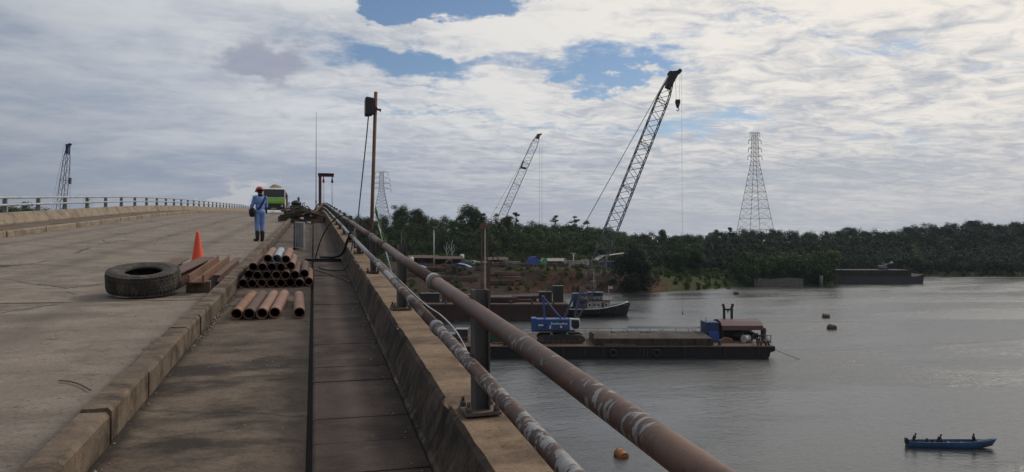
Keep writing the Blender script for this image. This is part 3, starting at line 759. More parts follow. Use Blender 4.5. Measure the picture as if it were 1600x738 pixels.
for k in range(54):
    a = k*2*math.pi/54
    for z in (.034, HT-.034): q.box(((RO-.020)*math.cos(a), (RO-.020)*math.sin(a), z), (.034, .042, .030), a)
tag(q.build('tread', M_tyre, ty, bevel=.005), kind='stuff')
# --- traffic cone
cn = slope_thing('traffic_cone', 'bright orange traffic cone standing behind the rusty beams', 'traffic cone', -2.36, 16.75, 0, .2)
q = MB(); q.lathe([(.135, .03), (.128, .06), (.035, .66), (.028, .70), (.018, .705), (.018, .69), (.12, .05)], 28); q.build('cone_body', M_cone, cn)
q = MB(); q.box((0, 0, .016), (.36, .36, .032)); q.build('base', M_cone, cn, bevel=.01)
# --- steel beams
def ibeam(name, label, X, t0, t1, h, w_, d, mat, rz=0.0, roll=0, group=None, chan=False):
    o = slope_thing(name, label, 'steel beam', X, (t0+t1)/2, h, rz, group)
    L = (t1-t0)/2; q = MB(); f = .022
    if chan:     # open upwards
        q.b2((-w_/2, -L, 0), (w_/2, L, f)); q.build('web', mat, o, bevel=.004)
        for s in (-1, 1):
            q = MB(); q.b2((s*w_/2-s*f, -L, f), (s*w_/2, L, d)); q.build('flange', mat, o, bevel=.004)
    elif roll:   # H lying on a flange
        for z in (0, d-f):
            q = MB(); q.b2((-w_/2, -L, z), (w_/2, L, z+f)); q.build('flange', mat, o, bevel=.004)
        q = MB(); q.b2((-.011, -L, f), (.011, L, d-f)); q.build('web', mat, o)
    else:        # H lying on its side: two upright flanges
        for s in (-1, 1):
            q = MB(); q.b2((s*w_/2-s*f, -L, 0), (s*w_/2, L, d)); q.build('flange', mat, o, bevel=.004)
        q = MB(); q.b2((-w_/2+f, -L, d/2-.011), (w_/2-f, L, d/2+.011)); q.build('web', mat, o)
    return o
GB = 'rusty steel beams by the kerb'
ibeam('steel_beam', 'rusty brown steel beam touching the truck tyre, left of its pair', -2.46, 12.75, 15.6, .0, .26, .23, M_rust, .02, 1, GB)
ibeam('steel_beam', 'rusty brown steel beam lying second from the tyre', -2.12, 12.45, 15.9, .0, .26, .23, M_rust, -.035, 1, GB)
ibeam('steel_beam', 'bright rust channel beam raised on a dark timber block', -1.69, 11.75, 15.4, .165, .22, .13, M_rustlt, .005, 0, GB, True)
ibeam('steel_beam', 'narrow rusty beam lying right against the kerb', -1.46, 12.3, 15.7, .11, .11, .12, M_rust, 0, 1, GB)
for k, (a, lab) in enumerate(((12.1, 'dark timber block under the near end of the raised channel beam'), (14.9, 'dark timber block under the far end of the raised channel beam'))):
    q = MB(); q.b2((-.17, -.09, 0), (.17, .09, .165)); o = q.build('timber_block', M_wood, None, bevel=.006)
    o.location = B(-1.69, a); o.rotation_euler = (SL, 0, .05); tag(o, lab, 'timber block', 'blocks under the channel beam')
for k, a in enumerate((12.6, 15.2)):
    q = MB(); q.b2((-.055, -.05, 0), (.055, .05, .11)); o = q.build('timber_block', M_wood, None, bevel=.006)
    o.location = B(-1.46, a); o.rotation_euler = (SL, 0, .1); tag(o, 'small timber block under the narrow beam along the kerb', 'timber block', 'blocks under the narrow beam')
# --- loose pipes
PM = {}
def pipe_mesh(L, r, mat):
    k = (L, r, mat.name)
    if k not in PM:
        q = MB(); q.pipe((0, 0, 0), (0, L, 0), r, r-.011, 22); o = q.build('steel_pipe', mat); PM[k] = o.data; bpy.data.objects.remove(o)
    return PM[k]
def loose(X, t, h, L, r, mat, label, group, yaw=0.0):
    o = link('steel_pipe', pipe_mesh(L, r, mat), None, B(X, t, h+r+.003), None)
    o.rotation_euler = (Matrix.Rotation(yaw, 3, 'Z')@Matrix.Rotation(SL, 3, 'X')).to_euler(); return tag(o, label, 'pipe', group)
FR = 'pipes in the front row on the footway'
for X, X1, mt, lab in ((-.885, -.83, M_rustor, 'orange rust pipe with scaly bands, at the kerb end of the front row'), (-.742, -.70, M_rustdk, 'dark brown pipe second from the kerb in the front row'),
                  (-.597, -.545, M_rustpk, 'pale pinkish rust pipe in the middle of the front row'), (-.452, -.405, M_rustpk, 'pale rust pipe at the drain end of the four side by side'),
                  (-.165, -.205, M_rustpk, 'short rusty pipe lying alone beside the front row, nearest the drain strip')):
    loose(X, 9.32+rnd.uniform(-.03, .03), 0, 1.72 if X < -.3 else 1.6, .068, mt, lab, FR, math.atan2(-(X1-X), 1.72))
PG = 'stacked pipes on the footway'
mats = [M_rustdk, M_rust, M_rustdk, M_rustdk, M_rustpk]
rows = [(.0, [-1.09+.145*i for i in range(8)]), (.1237, [-1.0175+.145*i for i in range(7)]), (.2474, [-.945+.145*i for i in range(5)]), (.3711, [-.8725+.145*i for i in (1, 2, 3)])]
rname = ['lowest row', 'second row', 'third row', 'top row']
for ri, (h, xs) in enumerate(rows):
    for i, X in enumerate(xs):
        mt = mats[(i*2+ri*3) % 5]; lab = 'rusty steel pipe, %s from the kerb in the %s of the stack' % (('nearest of all', 'second', 'third', 'fourth', 'fifth', 'sixth', 'seventh', 'eighth')[i] if i else 'first', rname[ri])
        if ri == 3: mt = (M_rustpk, M_bluepipe, M_rustpk)[i]; lab = ('pale rust pipe on top of the stack, kerb side', 'blue grey galvanised pipe in the middle of the top row of the stack', 'pale rust pipe on top of the stack, drain side')[i]
        loose(X, 12.45+rnd.choice((rnd.uniform(-.06, .06), rnd.uniform(-.06, .28)))+.04*ri, h, 1.75, .071, mt, lab, PG+', '+rname[ri], rnd.uniform(-.006, .006))
# --- upright panel
pn = slope_thing('upright_panel', 'grey steel panel with pale frame standing upright on the footway', 'panel', -.36, 21.0, 0, R(-62))
q = MB(); q.b2((-.24, -.014, .06), (.24, .014, .74)); q.build('sheet', M_grey, pn)
q = MB()
for a, b in (((-.26, -.022, .04), (-.235, .022, .76)), ((.235, -.022, .0), (.26, .022, .76)), ((-.235, -.022, .735), (.235, .022, .76)), ((-.235, -.022, .04), (.235, .022, .065))): q.b2(a, b)
q.build('frame', M_ltgrey, pn)
q = MB(); q.b2((-.32, -.03, -.0), (-.262, .03, .78)); q.b2((-.32, -.2, 0), (-.262, .2, .03)); q.build('support_post', M_blacksteel, pn)
# --- black bar over the drain strip
q = MB(); q.b2((-.42, -.05, 0), (.36, .05, .075)); bb = q.build('steel_bar', M_blacksteel, None, bevel=.008); bb.location = B(.24, 16.9, .032); bb.rotation_euler = (SL, 0, -.06)
tag(bb, 'black square steel bar lying across the drain strip', 'steel bar')
# --- hose and cables
def cat_path(ctrl, n=8):
    pts = [Vector(c) for c in ctrl]; out = []
    for i in range(len(pts)-1):
        p0, p1, p2, p3 = pts[max(i-1, 0)], pts[i], pts[i+1], pts[min(i+2, len(pts)-1)]
        for k in range(n):
            u = k/n
            out.append(.5*((2*p1)+(p2-p0)*u+(2*p0-5*p1+4*p2-p3)*u*u+(3*p1-p0-3*p2+p3)*u**3))
    return out+[pts[-1]]
q = MB(); q.path(cat_path([B(.02, 16.7, .05), B(.07, 16.7, .25), B(.19, 16.6, .62), B(.38, 16.4, .93), B(.60, 16.3, 1.07), B(.78, 16.2, 1.0), B(.86, 15.9, .92), B(.80, 15.4, .75), B(.735, 15.2, .40), B(.60, 14.9, .06), B(.3, 14.7, .055), B(.1, 15.4, .055)]), .014, 8)
tag(q.build('electric_cable', M_black), 'black cable looping from the drain strip over the upper railing pipe', 'cable')
q = MB(); q.path(cat_path([B(.15, 17.0, .12), B(.45, 16.8, .14), B(.62, 16.6, .25), B(.72, 16.4, .55), B(.80, 16.2, .70), B(.84, 16.0, .55), B(.85, 15.9, .41)]), .03, 8)
tag(q.build('rubber_hose', M_black), 'thick black rubber hose hung over the lower railing pipe', 'hose')
q = MB(); q.path(cat_path([B(-.02, 15.0, .045), B(.25, 14.2, .045), B(.48, 13.3, .045), B(.60, 12.6, .045)]), .009, 6)
tag(q.build('electric_cable', M_black), 'thin dark cable lying slack along the drain strip', 'cable')
q = MB(); q.path(cat_path([B(.80, 9.5, HL+.05), B(.81, 8.6, HL+.036), B(.808, 7.4, HL+.038), B(.812, 6.2, HL+.036), B(.81, 5.4, HL+.05), B(.815, 4.8, HL+.07), B(.825, 4.3, HL+.045), B(.84, 4.0, HL-.06), B(.84, 3.86, HL-.24)]), .0042, 6)
tag(q.build('white_cable', M_ltgrey), 'thin white cable tied along the lower railing pipe', 'cable')
q = MB(); q.lathe([(.07, -.09), (.10, -.03), (.085, .05), (.04, .10)], 9); o = q.build('tied_rag', M_hair); o.location = B(.80, 16.25, .64); tag(o, 'dark bundled rag tied to the lower railing pipe under the hose', 'rag')
# --- floodlight pole
fp = thing('floodlight_pole', 'leaning rusty pipe pole with a black floodlight box near its top', 'light pole', B(1.035, 14.4, -.2))
top = Vector((.12, 0, 3.72))
q = MB(); q.cyl((0, 0, -.35), top, .036, .034, 14); q.build('pole', M_rustlt, fp)
q = MB()
for z in (.35, .0): q.b2((-.055, -.07, z), (.05, .07, z+.05))
q.build('wall_clamp', M_rust, fp)
fx = MB(); fx.prism([(-.085, -.16), (-.055, -.17), (.06, -.15), (.075, .15), (-.05, .17), (-.085, .16)], -.15, .15)
f = fx.build('lamp_housing', M_blacksteel, fp, bevel=.008); f.location = (0.0, -.02, 3.42)
q = MB(); q.b2((-.092, -.13, -.14), (-.086, .13, .14)); q.build('lamp_glass', M_glass, f)
q = MB()
for k in range(7): q.b2((.06, -.12+k*.04-.004, -.13), (.09, -.12+k*.04+.004, .13))
q.build('cooling_fin', M_blacksteel, f)
q = MB(); q.bar((.05, 0, 3.40), (.22, 0, 3.37), .035, .035); q.cyl((.20, 0, 3.37), (.215, 0, 3.37), .035, n=8); q.cyl((.11, -.06, 3.385), (.11, .06, 3.385), .045, n=8); q.build('bracket', M_rust, fp)
q = MB(); q.path(cat_path([(-.02, -.02, 3.26), (-.05, 0, 2.9), (-.12, 0, 2.2), (-.20, 0, 1.4), (-.22, 0, 1.05)]), .013, 6); q.build('lamp_cable', M_rope, fp)
# --- leaning green wrapped stick behind the railing
gs = thing('wrapped_stick', 'thin leaning stick wrapped in green cloth behind the railing', 'stick', B(1.0, 12.2, -.1))
q = MB(); q.path([(.32, 0, .0), (.2, 0, .5), (.02, 0, 1.15)], .012, 6); q.path([(.05, 0, 1.1), (-.02, 0, 1.3)], .01, 6); q.build('stick', M_ltgrey, gs)
q = MB(); q.path(cat_path([(.18, -.02, .80), (.10, 0, .93), (.06, .02, 1.08), (.0, 0, 1.3), (-.02, 0, 1.42)], 4), [.012, .02, .018, .026, .016, .02, .026, .014, .02, .026, .022, .014, .02, .022, .014, .01, .006], 7); q.build('cloth', plain('faded_green_cloth', (.05, .13, .03), .9, 0, .3, 5), gs)
# --- hoist frame, mast, scrap, generator further up the bridge
df = thing('hoist_frame', 'rusty brown davit frame with two chain hoists at the railing', 'hoist frame', B(.36, 45.0))
def hbeam(q, a, b, w_, d):
    a, b = Vector(a), Vector(b)
    q.bar(a, b, w_, .02)
    return q
q = MB()
for s in (-.075, .075): q.b2((-.085, s-.012, -.1), (.085, s+.012, 2.62))
q.b2((-.012, -.063, -.1), (.012, .063, 2.62)); q.build('post', M_rust, df)
q = MB(); q.b2((-.12, -.10, 2.622), (.80, .10, 2.65)); q.b2((-.12, -.10, 2.79), (.80, .10, 2.82)); q.b2((-.12, -.012, 2.65), (.80, .012, 2.79)); q.build('arm', M_rust, df)
q = MB(); q.bar((-.1, 0, 1.0), (-.62, 0, .15), .07, .07); q.build('brace', M_rust, df)
for X, mt in ((.20, M_helmet), (.70, M_dkblue)):
    q = MB(); q.cyl((X-.06, 0, 2.36), (X+.06, 0, 2.36), .10, n=14); q.b2((X-.03, -.03, 2.44), (X+.03, .03, 2.622)); h_ = q.build('chain_hoist', mt, df)
    q = MB()
    for dx_ in (-.025, .03): q.cyl((X+dx_, 0, .9), (X+dx_, 0, 2.3), .011, n=5)
    q.build('chain', M_ltgrey, h_)
q = MB(); q.cyl((0, 0, -.1), (0, 0, 4.0), .028, .022, 8); q.cyl((0, 0, 4.0), (0, 0, 6.3), .018, .012, 6); q.box((0, 0, .01), (.3, .3, .03)); q.b2((-.04, -.08, 1.0), (.04, -.02, 1.2))
o = q.build('thin_mast', M_grey); o.location = B(.13, 44.0, .03); tag(o, 'thin tall grey mast rising beside the hoist frame', 'mast')
q = MB(); q.cyl((0, 0, 0), (0, 0, 1.1), .05, n=8); q.box((0, 0, .02), (.3, .3, .04)); o = q.build('short_post', M_blacksteel); o.location = B(-10.2, 130, .19); tag(o, 'short dark post near the crest by the far railing', 'post')
rnd.seed(21)
SCR = 'scrap timbers heaped across the footway'
sc_l = ['long dark timber slanting up out of the scrap heap', 'thick rusty beam lying along the bottom of the scrap heap', 'dark steel angle on top of the scrap heap', 'brown timber in the scrap heap by the kerb', 'black twisted bar in the scrap heap', 'rusty flat bar leaning on the heap by the hoist frame', 'short dark log at the drain end of the scrap heap', 'thin brown plank crossing the scrap heap', 'broken dark plank in front of the scrap heap']
sc_p = [((-1.75, 43.5, .62), (.45, 41.8, .22), .13), ((-1.3, 41.2, .10), (.55, 41.4, .10), .20), ((-.9, 41.9, .42), (.5, 42.2, .40), .10), ((-1.0, 40.8, .08), (-.1, 40.6, .08), .15), ((-.75, 42.3, .62), (.35, 42.0, .36), .08), ((-.2, 41.6, .33), (.52, 43.2, 1.05), .09), ((-.1, 40.9, .12), (.5, 41.0, .12), .2), ((-1.1, 42.8, .36), (.2, 41.7, .52), .12), ((-.9, 40.3, .05), (-.35, 40.1, .05), .1)]
for lab, (a, b, w_) in zip(sc_l, sc_p):
    q = MB(); a, b = B(*a), B(*b); mid = (a+b)/2; kink = mid+Vector((rnd.uniform(-.05, .05), rnd.uniform(-.05, .05), rnd.uniform(-.02, .05)))
    q.bar(a-mid, kink-mid, w_, w_*.9); q.bar(kink-mid, b-mid, w_*.96, w_*.86)
    o = q.build('scrap_beam', rnd.choice([M_rustdk, M_wood, M_blacksteel]), None, bevel=.006); o.location = mid; tag(o, lab, 'scrap beam', SCR)
sc2 = [('thick black beam at the very bottom of the scrap heap by the hoist frame', (-.55, 41.9, .18), (.56, 42.5, .22), .26, M_blacksteel), ('bent rusty girder along the back of the scrap heap', (-1.9, 42.9, .16), (.2, 43.3, .3), .28, M_rustdk), ('black tangled bar bundle on the kerb side of the scrap heap', (-1.75, 42.0, .30), (-.5, 42.4, .55), .22, M_blacksteel), ('dark brown squared log on the middle of the scrap heap', (-.7, 42.5, .50), (.5, 42.7, .45), .2, M_wood)]
for lab, a, b, w_, mt in sc2:
    q = MB(); a, b = B(*a), B(*b); mid = (a+b)/2; q.bar(a-mid, b-mid, w_, w_); o = q.build('scrap_beam', mt, None, bevel=.01); o.location = mid; tag(o, lab, 'scrap beam', SCR)
rnd.seed(8)
for k in range(9):
    X0, X1 = rnd.uniform(-1.6, -.5), rnd.uniform(-.3, .5); a = B(X0, 41.0+rnd.uniform(0, 2), rnd.uniform(.3, .75)); b = B(X1, 41.0+rnd.uniform(0, 2), rnd.uniform(.25, .8)); mid = (a+b)/2; kk = mid+Vector((rnd.uniform(-.2, .2), 0, rnd.uniform(.05, .22))); q = MB(); q.path(cat_path([a-mid, (a+kk)/2-mid+Vector((0, 0, .08)), kk-mid, b-mid], 5), rnd.uniform(.025, .055), 6); o = q.build('scrap_bar', rnd.choice([M_blacksteel, M_rustdk, M_rust]), None); o.location = mid; tag(o, 'thin bent bar tangled in the scrap heap', 'scrap bar', 'bent bars in the scrap heap')
for (X, t, lab) in ((-.25, 40.2, 'pale lump of broken concrete in front of the scrap heap'), (-.62, 41.0, 'white rubble piece lying on the scrap heap')):
    q = MB(); q.ell((0, 0, .05), (.11, .09, .07), nu=7, nv=5); o = q.build('rubble_piece', M_ltgrey); o.location = B(X, t, .0 if t < 41 else .2); tag(o, lab, 'rubble', 'rubble by the scrap heap')
ge = thing('generator', 'dark portable generator with rounded tank beyond the scrap heap', 'generator', B(-1.05, 48.0), .1); ge.scale = (1.35, 1.35, 1.35)
q = MB(); q.b2((-.30, -.4, .10), (.30, .4, .62)); q.build('engine_housing', M_blacksteel, ge, bevel=.03)
q = MB(); q.ell((0, 0, .72), (.24, .32, .16)); q.build('fuel_tank', M_blacksteel, ge)
q = MB(); q.cyl((.1, 0, .8), (.1, 0, 1.02), .05, n=8); q.build('exhaust', M_blacksteel, ge)
for sx in (-.33, .33):
    q = MB(); q.path([(sx, -.45, 0), (sx, -.45, .75), (sx, .45, .75), (sx, .45, 0)], .022, 6); q.build('frame_tube', M_grey, ge)
for sx in (-.36, .36):
    q = MB(); q.cyl((sx-.05, -.2, .16), (sx+.05, -.2, .16), .16, n=14); q.build('wheel', M_black, ge)
# --- lorry
tk = thing('lorry', 'small lime green and white lorry with heaped load driving towards the worker', 'truck', B(-3.35, 67.5), 0)
tk.rotation_euler = (math.atan(.048), 0, 0)
q = MB(); q.prism([(-.05, .42), (-.05, 1.10), (.03, 1.42), (.34, 2.18), (.52, 2.28), (1.75, 2.28), (1.75, .42)], -.93, .93, 'x'); cab = q.build('cab', M_white, tk, bevel=.04)
q = MB(); q.prism([(.026, 1.46), (.308, 2.15), (.34, 2.14), (.06, 1.45)], -.85, .85, 'x'); q.build('windscreen', M_glass, cab)
q = MB(); q.prism([(-.066, .92), (-.066, 1.09), (.010, 1.41), (.05, 1.41), (.0, 1.1), (.0, .92)], -.90, .90, 'x'); q.build('front_panel', M_green, cab)
q = MB(); q.b2((-.90, -.075, .585), (.90, -.0, .915)); q.build('grille', M_blacksteel, cab)
q = MB(); q.b2((-.93, -.16, .34), (.93, .02, .58)); q.build('bumper', M_blacksteel, tk, bevel=.02)
q = MB(); q.b2((-.22, -.175, .42), (.22, -.163, .53)); q.build('number_plate', M_yellow, tk)
for s in (-1, 1):
    q = MB(); q.cyl((s*.68, -.10, .72), (s*.68, -.05, .72), .10, n=14); q.build('headlight', M_ltgrey, cab)
    q = MB(); q.b2((s*1.02-.06, .02, 1.42), (s*1.02+.06, .09, 1.85)); mi = q.build('mirror', M_blacksteel, cab)
    q = MB(); q.path([(s*.92, .2, 1.9), (s*1.02, .06, 1.9), (s*1.02, .06, 1.85)], .015, 5); q.build('mirror_arm', M_blacksteel, mi)
    q = MB(); q.b2((s*.935-.004, .55, 1.3), (s*.935+.004, 1.55, 2.1)); q.build('side_window', M_glass, cab)
    for yy in (.85, 3.9):
        q = MB(); q.cyl((s*.90-.1, yy, .38), (s*.90+.1, yy, .38), .38, n=22); wh = q.build('wheel', M_black, tk)
        q = MB(); q.cyl((s*1.005-.004, yy, .38), (s*1.005+.004, yy, .38), .19, n=16); q.build('rim', M_ltgrey, wh)
q = MB(); q.b2((-.4, .6, .45), (.4, 5.2, .72)); q.build('chassis', M_blacksteel, tk)
q = MB(); q.b2((-1.0, 1.9, .75), (1.0, 5.4, .85)); q.b2((-1.0, 1.9, .85), (-.94, 5.4, 1.75)); q.b2((.94, 1.9, .85), (1.0, 5.4, 1.75)); q.b2((-.94, 1.9, .85), (.94, 1.96, 2.0)); q.b2((-.94, 5.34, .85), (.94, 5.4, 1.75)); q.build('load_bed', M_rust, tk)
hp = []
for i in range(9):
    for j in range(9):
        x_, y_ = -.93+1.86*i/8, 1.98+3.34*j/8
        hp.append((x_, y_, 1.55+1.12*math.sin(math.pi*i/8)**.6*math.sin(math.pi*j/8)**.45+rnd.uniform(-.06, .06)))
q = MB(); q.add(hp, [(i*9+j, (i+1)*9+j, (i+1)*9+j+1, i*9+j+1) for i in range(8) for j in range(8)], True); q.build('heaped_load', M_sand, tk)
# --- people
def capsule(q, a, b, r0, r1, n=10):
    a, b = Vector(a), Vector(b); q.cyl(a, b, r0, r1, n); q.ell(a, (r0, r0, r0), nu=n, nv=6); q.ell(b, (r1, r1, r1), nu=n, nv=6)
def basis(zd, xd):
    z = Vector(zd).normalized(); x = Vector(xd); x = (x-z*x.dot(z)).normalized(); y = z.cross(x)
    return Matrix((x, y, z)).transposed()
def grow(o, vox, it=4):
    r = o.modifiers.new('join', 'REMESH'); r.mode = 'VOXEL'; r.voxel_size = vox; r.use_smooth_shade = True
    s = o.modifiers.new('soft', 'SMOOTH'); s.factor = .5; s.iterations = it; return o
def person(label, loc, rot, J, shirt, trousers, vox=.014, group=None, sleeve=1.0, shoes=None, hat=None, extras=None):
    t = thing('person', label, 'person', loc, 0, group); t.rotation_euler = rot
    V = {k: Vector(v) for k, v in J.items()}
    sx = (V['shr']-V['shl']).normalized(); sp = (V['neck']-V['pel']); MS = basis(sp, sx)
    hd = V['head']; MH = basis(hd-V['neck'], J.get('face_x', sx))
    q = MB()
    q.ell(hd, (.074, .093, .112), MH); q.ell(hd+MH@Vector((0, .095, -.012)), (.014, .022, .022), MH, 8, 6)   # skull, nose
    q.ell(hd+MH@Vector((0, .062, -.07)), (.05, .035, .045), MH)                                            # jaw
    for s in (-1, 1): q.ell(hd+MH@Vector((s*.077, 0, -.01)), (.012, .022, .033), MH, 8, 6)                  # ears
    capsule(q, V['neck'], hd-MH@Vector((0, 0, .05)), .056, .052)
    def trunk(q, e):
        q.ell(V['pel'], (.158+e, .108+e, .12+e), MS); q.ell(V['pel'].lerp(V['neck'], .33), (.135+e, .095+e, .15+e), MS)
        q.ell(V['pel'].lerp(V['neck'], .68), (.162+e, .108+e, .17+e), MS); capsule(q, V['shl'], V['shr'], .062+e, .062+e)
        capsule(q, V['pel'].lerp(V['neck'], .8), V['neck'], .085+e, .058+e*.6)
    trunk(q, 0)
    for s in 'lr':
        capsule(q, V['sh'+s], V['el'+s], .050, .040); capsule(q, V['el'+s], V['wr'+s], .039, .027)
        fw = (V['wr'+s]-V['el'+s]).normalized(); pl_ = Vector(J.get('palm', (0, 0, -1))); MP = basis(fw, fw.cross(pl_) if abs(fw.dot(pl_)) < .95 else (1, 0, 0))
        c_ = V['wr'+s]+fw*.05; q.ell(c_, (.040, .017, .05), MP)
        for k, (ox, L) in enumerate(((-.030, .062), (-.010, .074), (.010, .070), (.029, .055))):
            a = c_+MP@Vector((ox, 0, .040)); b = a+MP@Vector((0, -.012, L*.5)); capsule(q, a, b, .0095, .0085, 6); capsule(q, b, b+MP@Vector((0, -.028, L*.42)), .0085, .0075, 6)
        a = c_+MP@Vector((-.036, 0, -.015)); b = a+MP@Vector((-.026, -.012, .035)); capsule(q, a, b, .011, .0095, 6); capsule(q, b, b+MP@Vector((-.004, -.018, .028)), .0095, .008, 6)
        capsule(q, V['hip'+s], V['kn'+s], .080, .056); capsule(q, V['kn'+s], V['an'+s], .056, .036)
        ft = Vector(J['toe'+s])-V['an'+s]; capsule(q, V['an'+s]+Vector((0, 0, -.03)), V['an'+s]+ft*.8+Vector((0, 0, -.02)), .036, .032)
    bd = grow(q.build('body', M_skin, t), vox)
    q = MB(); trunk(q, .018)
    for s in 'lr':
        e_ = V['sh'+s].lerp(V['el'+s], min(sleeve, 1)); capsule(q, V['sh'+s], e_, .068, .056)
        if sleeve > 1: capsule(q, V['el'+s], V['el'+s].lerp(V['wr'+s], sleeve-1), .055, .042)
    q.ell(V['pel']+MS@Vector((0, 0, .0)), (.182, .135, .135), MS)
    grow(q.build('shirt', shirt, bd), vox)
    q = MB(); q.ell(V['pel']-MS@Vector((0, 0, .03)), (.168, .122, .12), MS)
    for s in 'lr':
        capsule(q, V['hip'+s], V['kn'+s], .096, .074); capsule(q, V['kn'+s], V['kn'+s].lerp(V['an'+s], .9), .074, .064)
    grow(q.build('trousers', trousers, bd), vox)
    if shoes:
        for s in 'lr':
            q = MB(); a = V['an'+s]; ft = Vector(J['toe'+s]); capsule(q, a+Vector((0, 0, .22)), a, .074, .060); capsule(q, Vector((a.x, a.y, .05)), Vector((ft.x, ft.y, .045)), .05, .044)
            q.ell((a.x, a.y, .045), (.05, .055, .045)); grow(q.build('boot', shoes, bd), vox)
    q = MB(); q.ell(hd+MH@Vector((0, -.018, .018)), (.083, .096, .112), MH); grow(q.build('hair', M_hair, bd), vox)
    if hat:
        q = MB(); rs = []
        for a in (0, 12, 28, 45, 62, 78): rs.append([hd+MH@Vector((.125*math.cos(R(a))*math.cos(k*math.pi/12), .148*math.cos(R(a))*math.sin(k*math.pi/12), .035+.125*math.sin(R(a)))) for k in range(24)])
        q.rings(rs); rs = [[hd+MH@Vector((r_*math.cos(k*math.pi/12), (r_*1.18+(.05 if math.sin(k*math.pi/12) > .5 and r_ > .13 else 0))*math.sin(k*math.pi/12), zz_)) for k in range(24)] for r_, zz_ in ((.12, .045), (.142, .032), (.142, .022), (.12, .03))]
        q.rings(rs); q.build('helmet', hat, bd)
    return t, bd, V, MS
J = dict(pel=(0, 0, .94), neck=(.0, -.01, 1.44), head=(.0, .025, 1.60), shl=(-.165, 0, 1.39), shr=(.165, 0, 1.39), ell=(-.235, .05, 1.12), elr=(.235, .06, 1.12), wrl=(-.10, .24, 1.20), wrr=(.08, .25, 1.22),
         hipl=(-.085, 0, .88), hipr=(.085, 0, .88), knl=(-.09, .015, .49), knr=(.085, .02, .49), anl=(-.085, -.02, .08), anr=(.08, .0, .08), toel=(-.125, .14, .05), toer=(.10, .15, .05))
wk, bd, V, MS = person('person in light blue work clothes and red helmet standing with back turned by the kerb', B(-1.66, 24.85, .002), (0, 0, R(24)), J, M_shirt, M_shirt, .013, None, 1.12, M_boot, M_helmet)
q = MB(); rs = []
for k in range(22):
    a = 2*math.pi*k/22; u = math.cos(a); s_ = math.sin(a)
    # loop from the right shoulder to the left hip, flat against the shirt
    z_ = 1.20+.27*u; xx = .02+.155*u; rr = .128+.03*max(0, 1-abs(u)); rs.append(Vector((xx, -.005+s_*rr, z_)))
for k in range(22): q.bar(rs[k], rs[(k+1) % 22], .012, .05, up=(-.5, 0, .86))
q.build('bag_strap', M_navy, wk)
q = MB(); q.ell((-.27, -.06, .93), (.10, .16, .15)); q.ell((-.27, -.06, .86), (.09, .15, .10)); grow(q.build('shoulder_bag', M_hair, wk), .014)
q = MB(); q.ell((0, -.03, 1.47), (.085, .08, .055)); grow(q.build('neck_scarf', M_hair, wk), .012)
# --- grit along the kerb and small litter
q = MB(); rnd.seed(5)
def pebble(X, t, r, h=0.0):
    c_ = B(X, t, h+r*.3); o = len(q.v); M3 = Matrix.Rotation(rnd.uniform(0, 6), 3, 'Z')
    vs = [Vector((r*rnd.uniform(.6, 1.3)*a, r*rnd.uniform(.6, 1.3)*b, r*rnd.uniform(.5, .9)*c2)) for a, b, c2 in ((1, 0, 0), (0, 1, 0), (-1, 0, 0), (0, -1, 0), (0, 0, 1), (0, 0, -.6))]
    q.add([M3@v+c_ for v in vs], [(0, 1, 4), (1, 2, 4), (2, 3, 4), (3, 0, 4), (1, 0, 5), (2, 1, 5), (3, 2, 5), (0, 3, 5)])
for _ in range(46):
    tc = 2.2+rnd.random()**1.4*15; nn = rnd.choice((3, 5, 8, 14))
    for _ in range(nn): pebble(-1.155+abs(rnd.gauss(0, .04)), tc+rnd.gauss(0, .12), rnd.uniform(.003, .010)*(1+.05*tc))
for _ in range(260): pebble(rnd.uniform(-1.1, -.05), 2+rnd.random()*16, rnd.uniform(.003, .009))
for _ in range(220): pebble(.59-abs(rnd.gauss(0, .05)), 2.2+rnd.random()*14, rnd.uniform(.003, .009), .03)
for _ in range(900):
    t = 3+rnd.random()**1.3*40; pebble(rnd.uniform(-9.3, -1.4), t, rnd.uniform(.004, .011)*(1+.04*t))
for _ in range(260): pebble(-1.37-abs(rnd.gauss(0, .09)), 4+rnd.random()*16, rnd.uniform(.004, .014))
tag(q.build('grit', M_stone), 'pale grit and crumbs of concrete scattered along kerb and road', 'grit', kind='stuff')
q = MB(); X, t = br(230, 612/1.0); 
q.path(cat_path([B(*br(93, 606), .012), B(*br(108, 607), .014), B(*br(125, 611), .013), B(*br(143, 620), .012)]), .0055, 6)
tag(q.build('twig', M_wood), 'dark bent twig lying on the road near the kerb', 'twig')

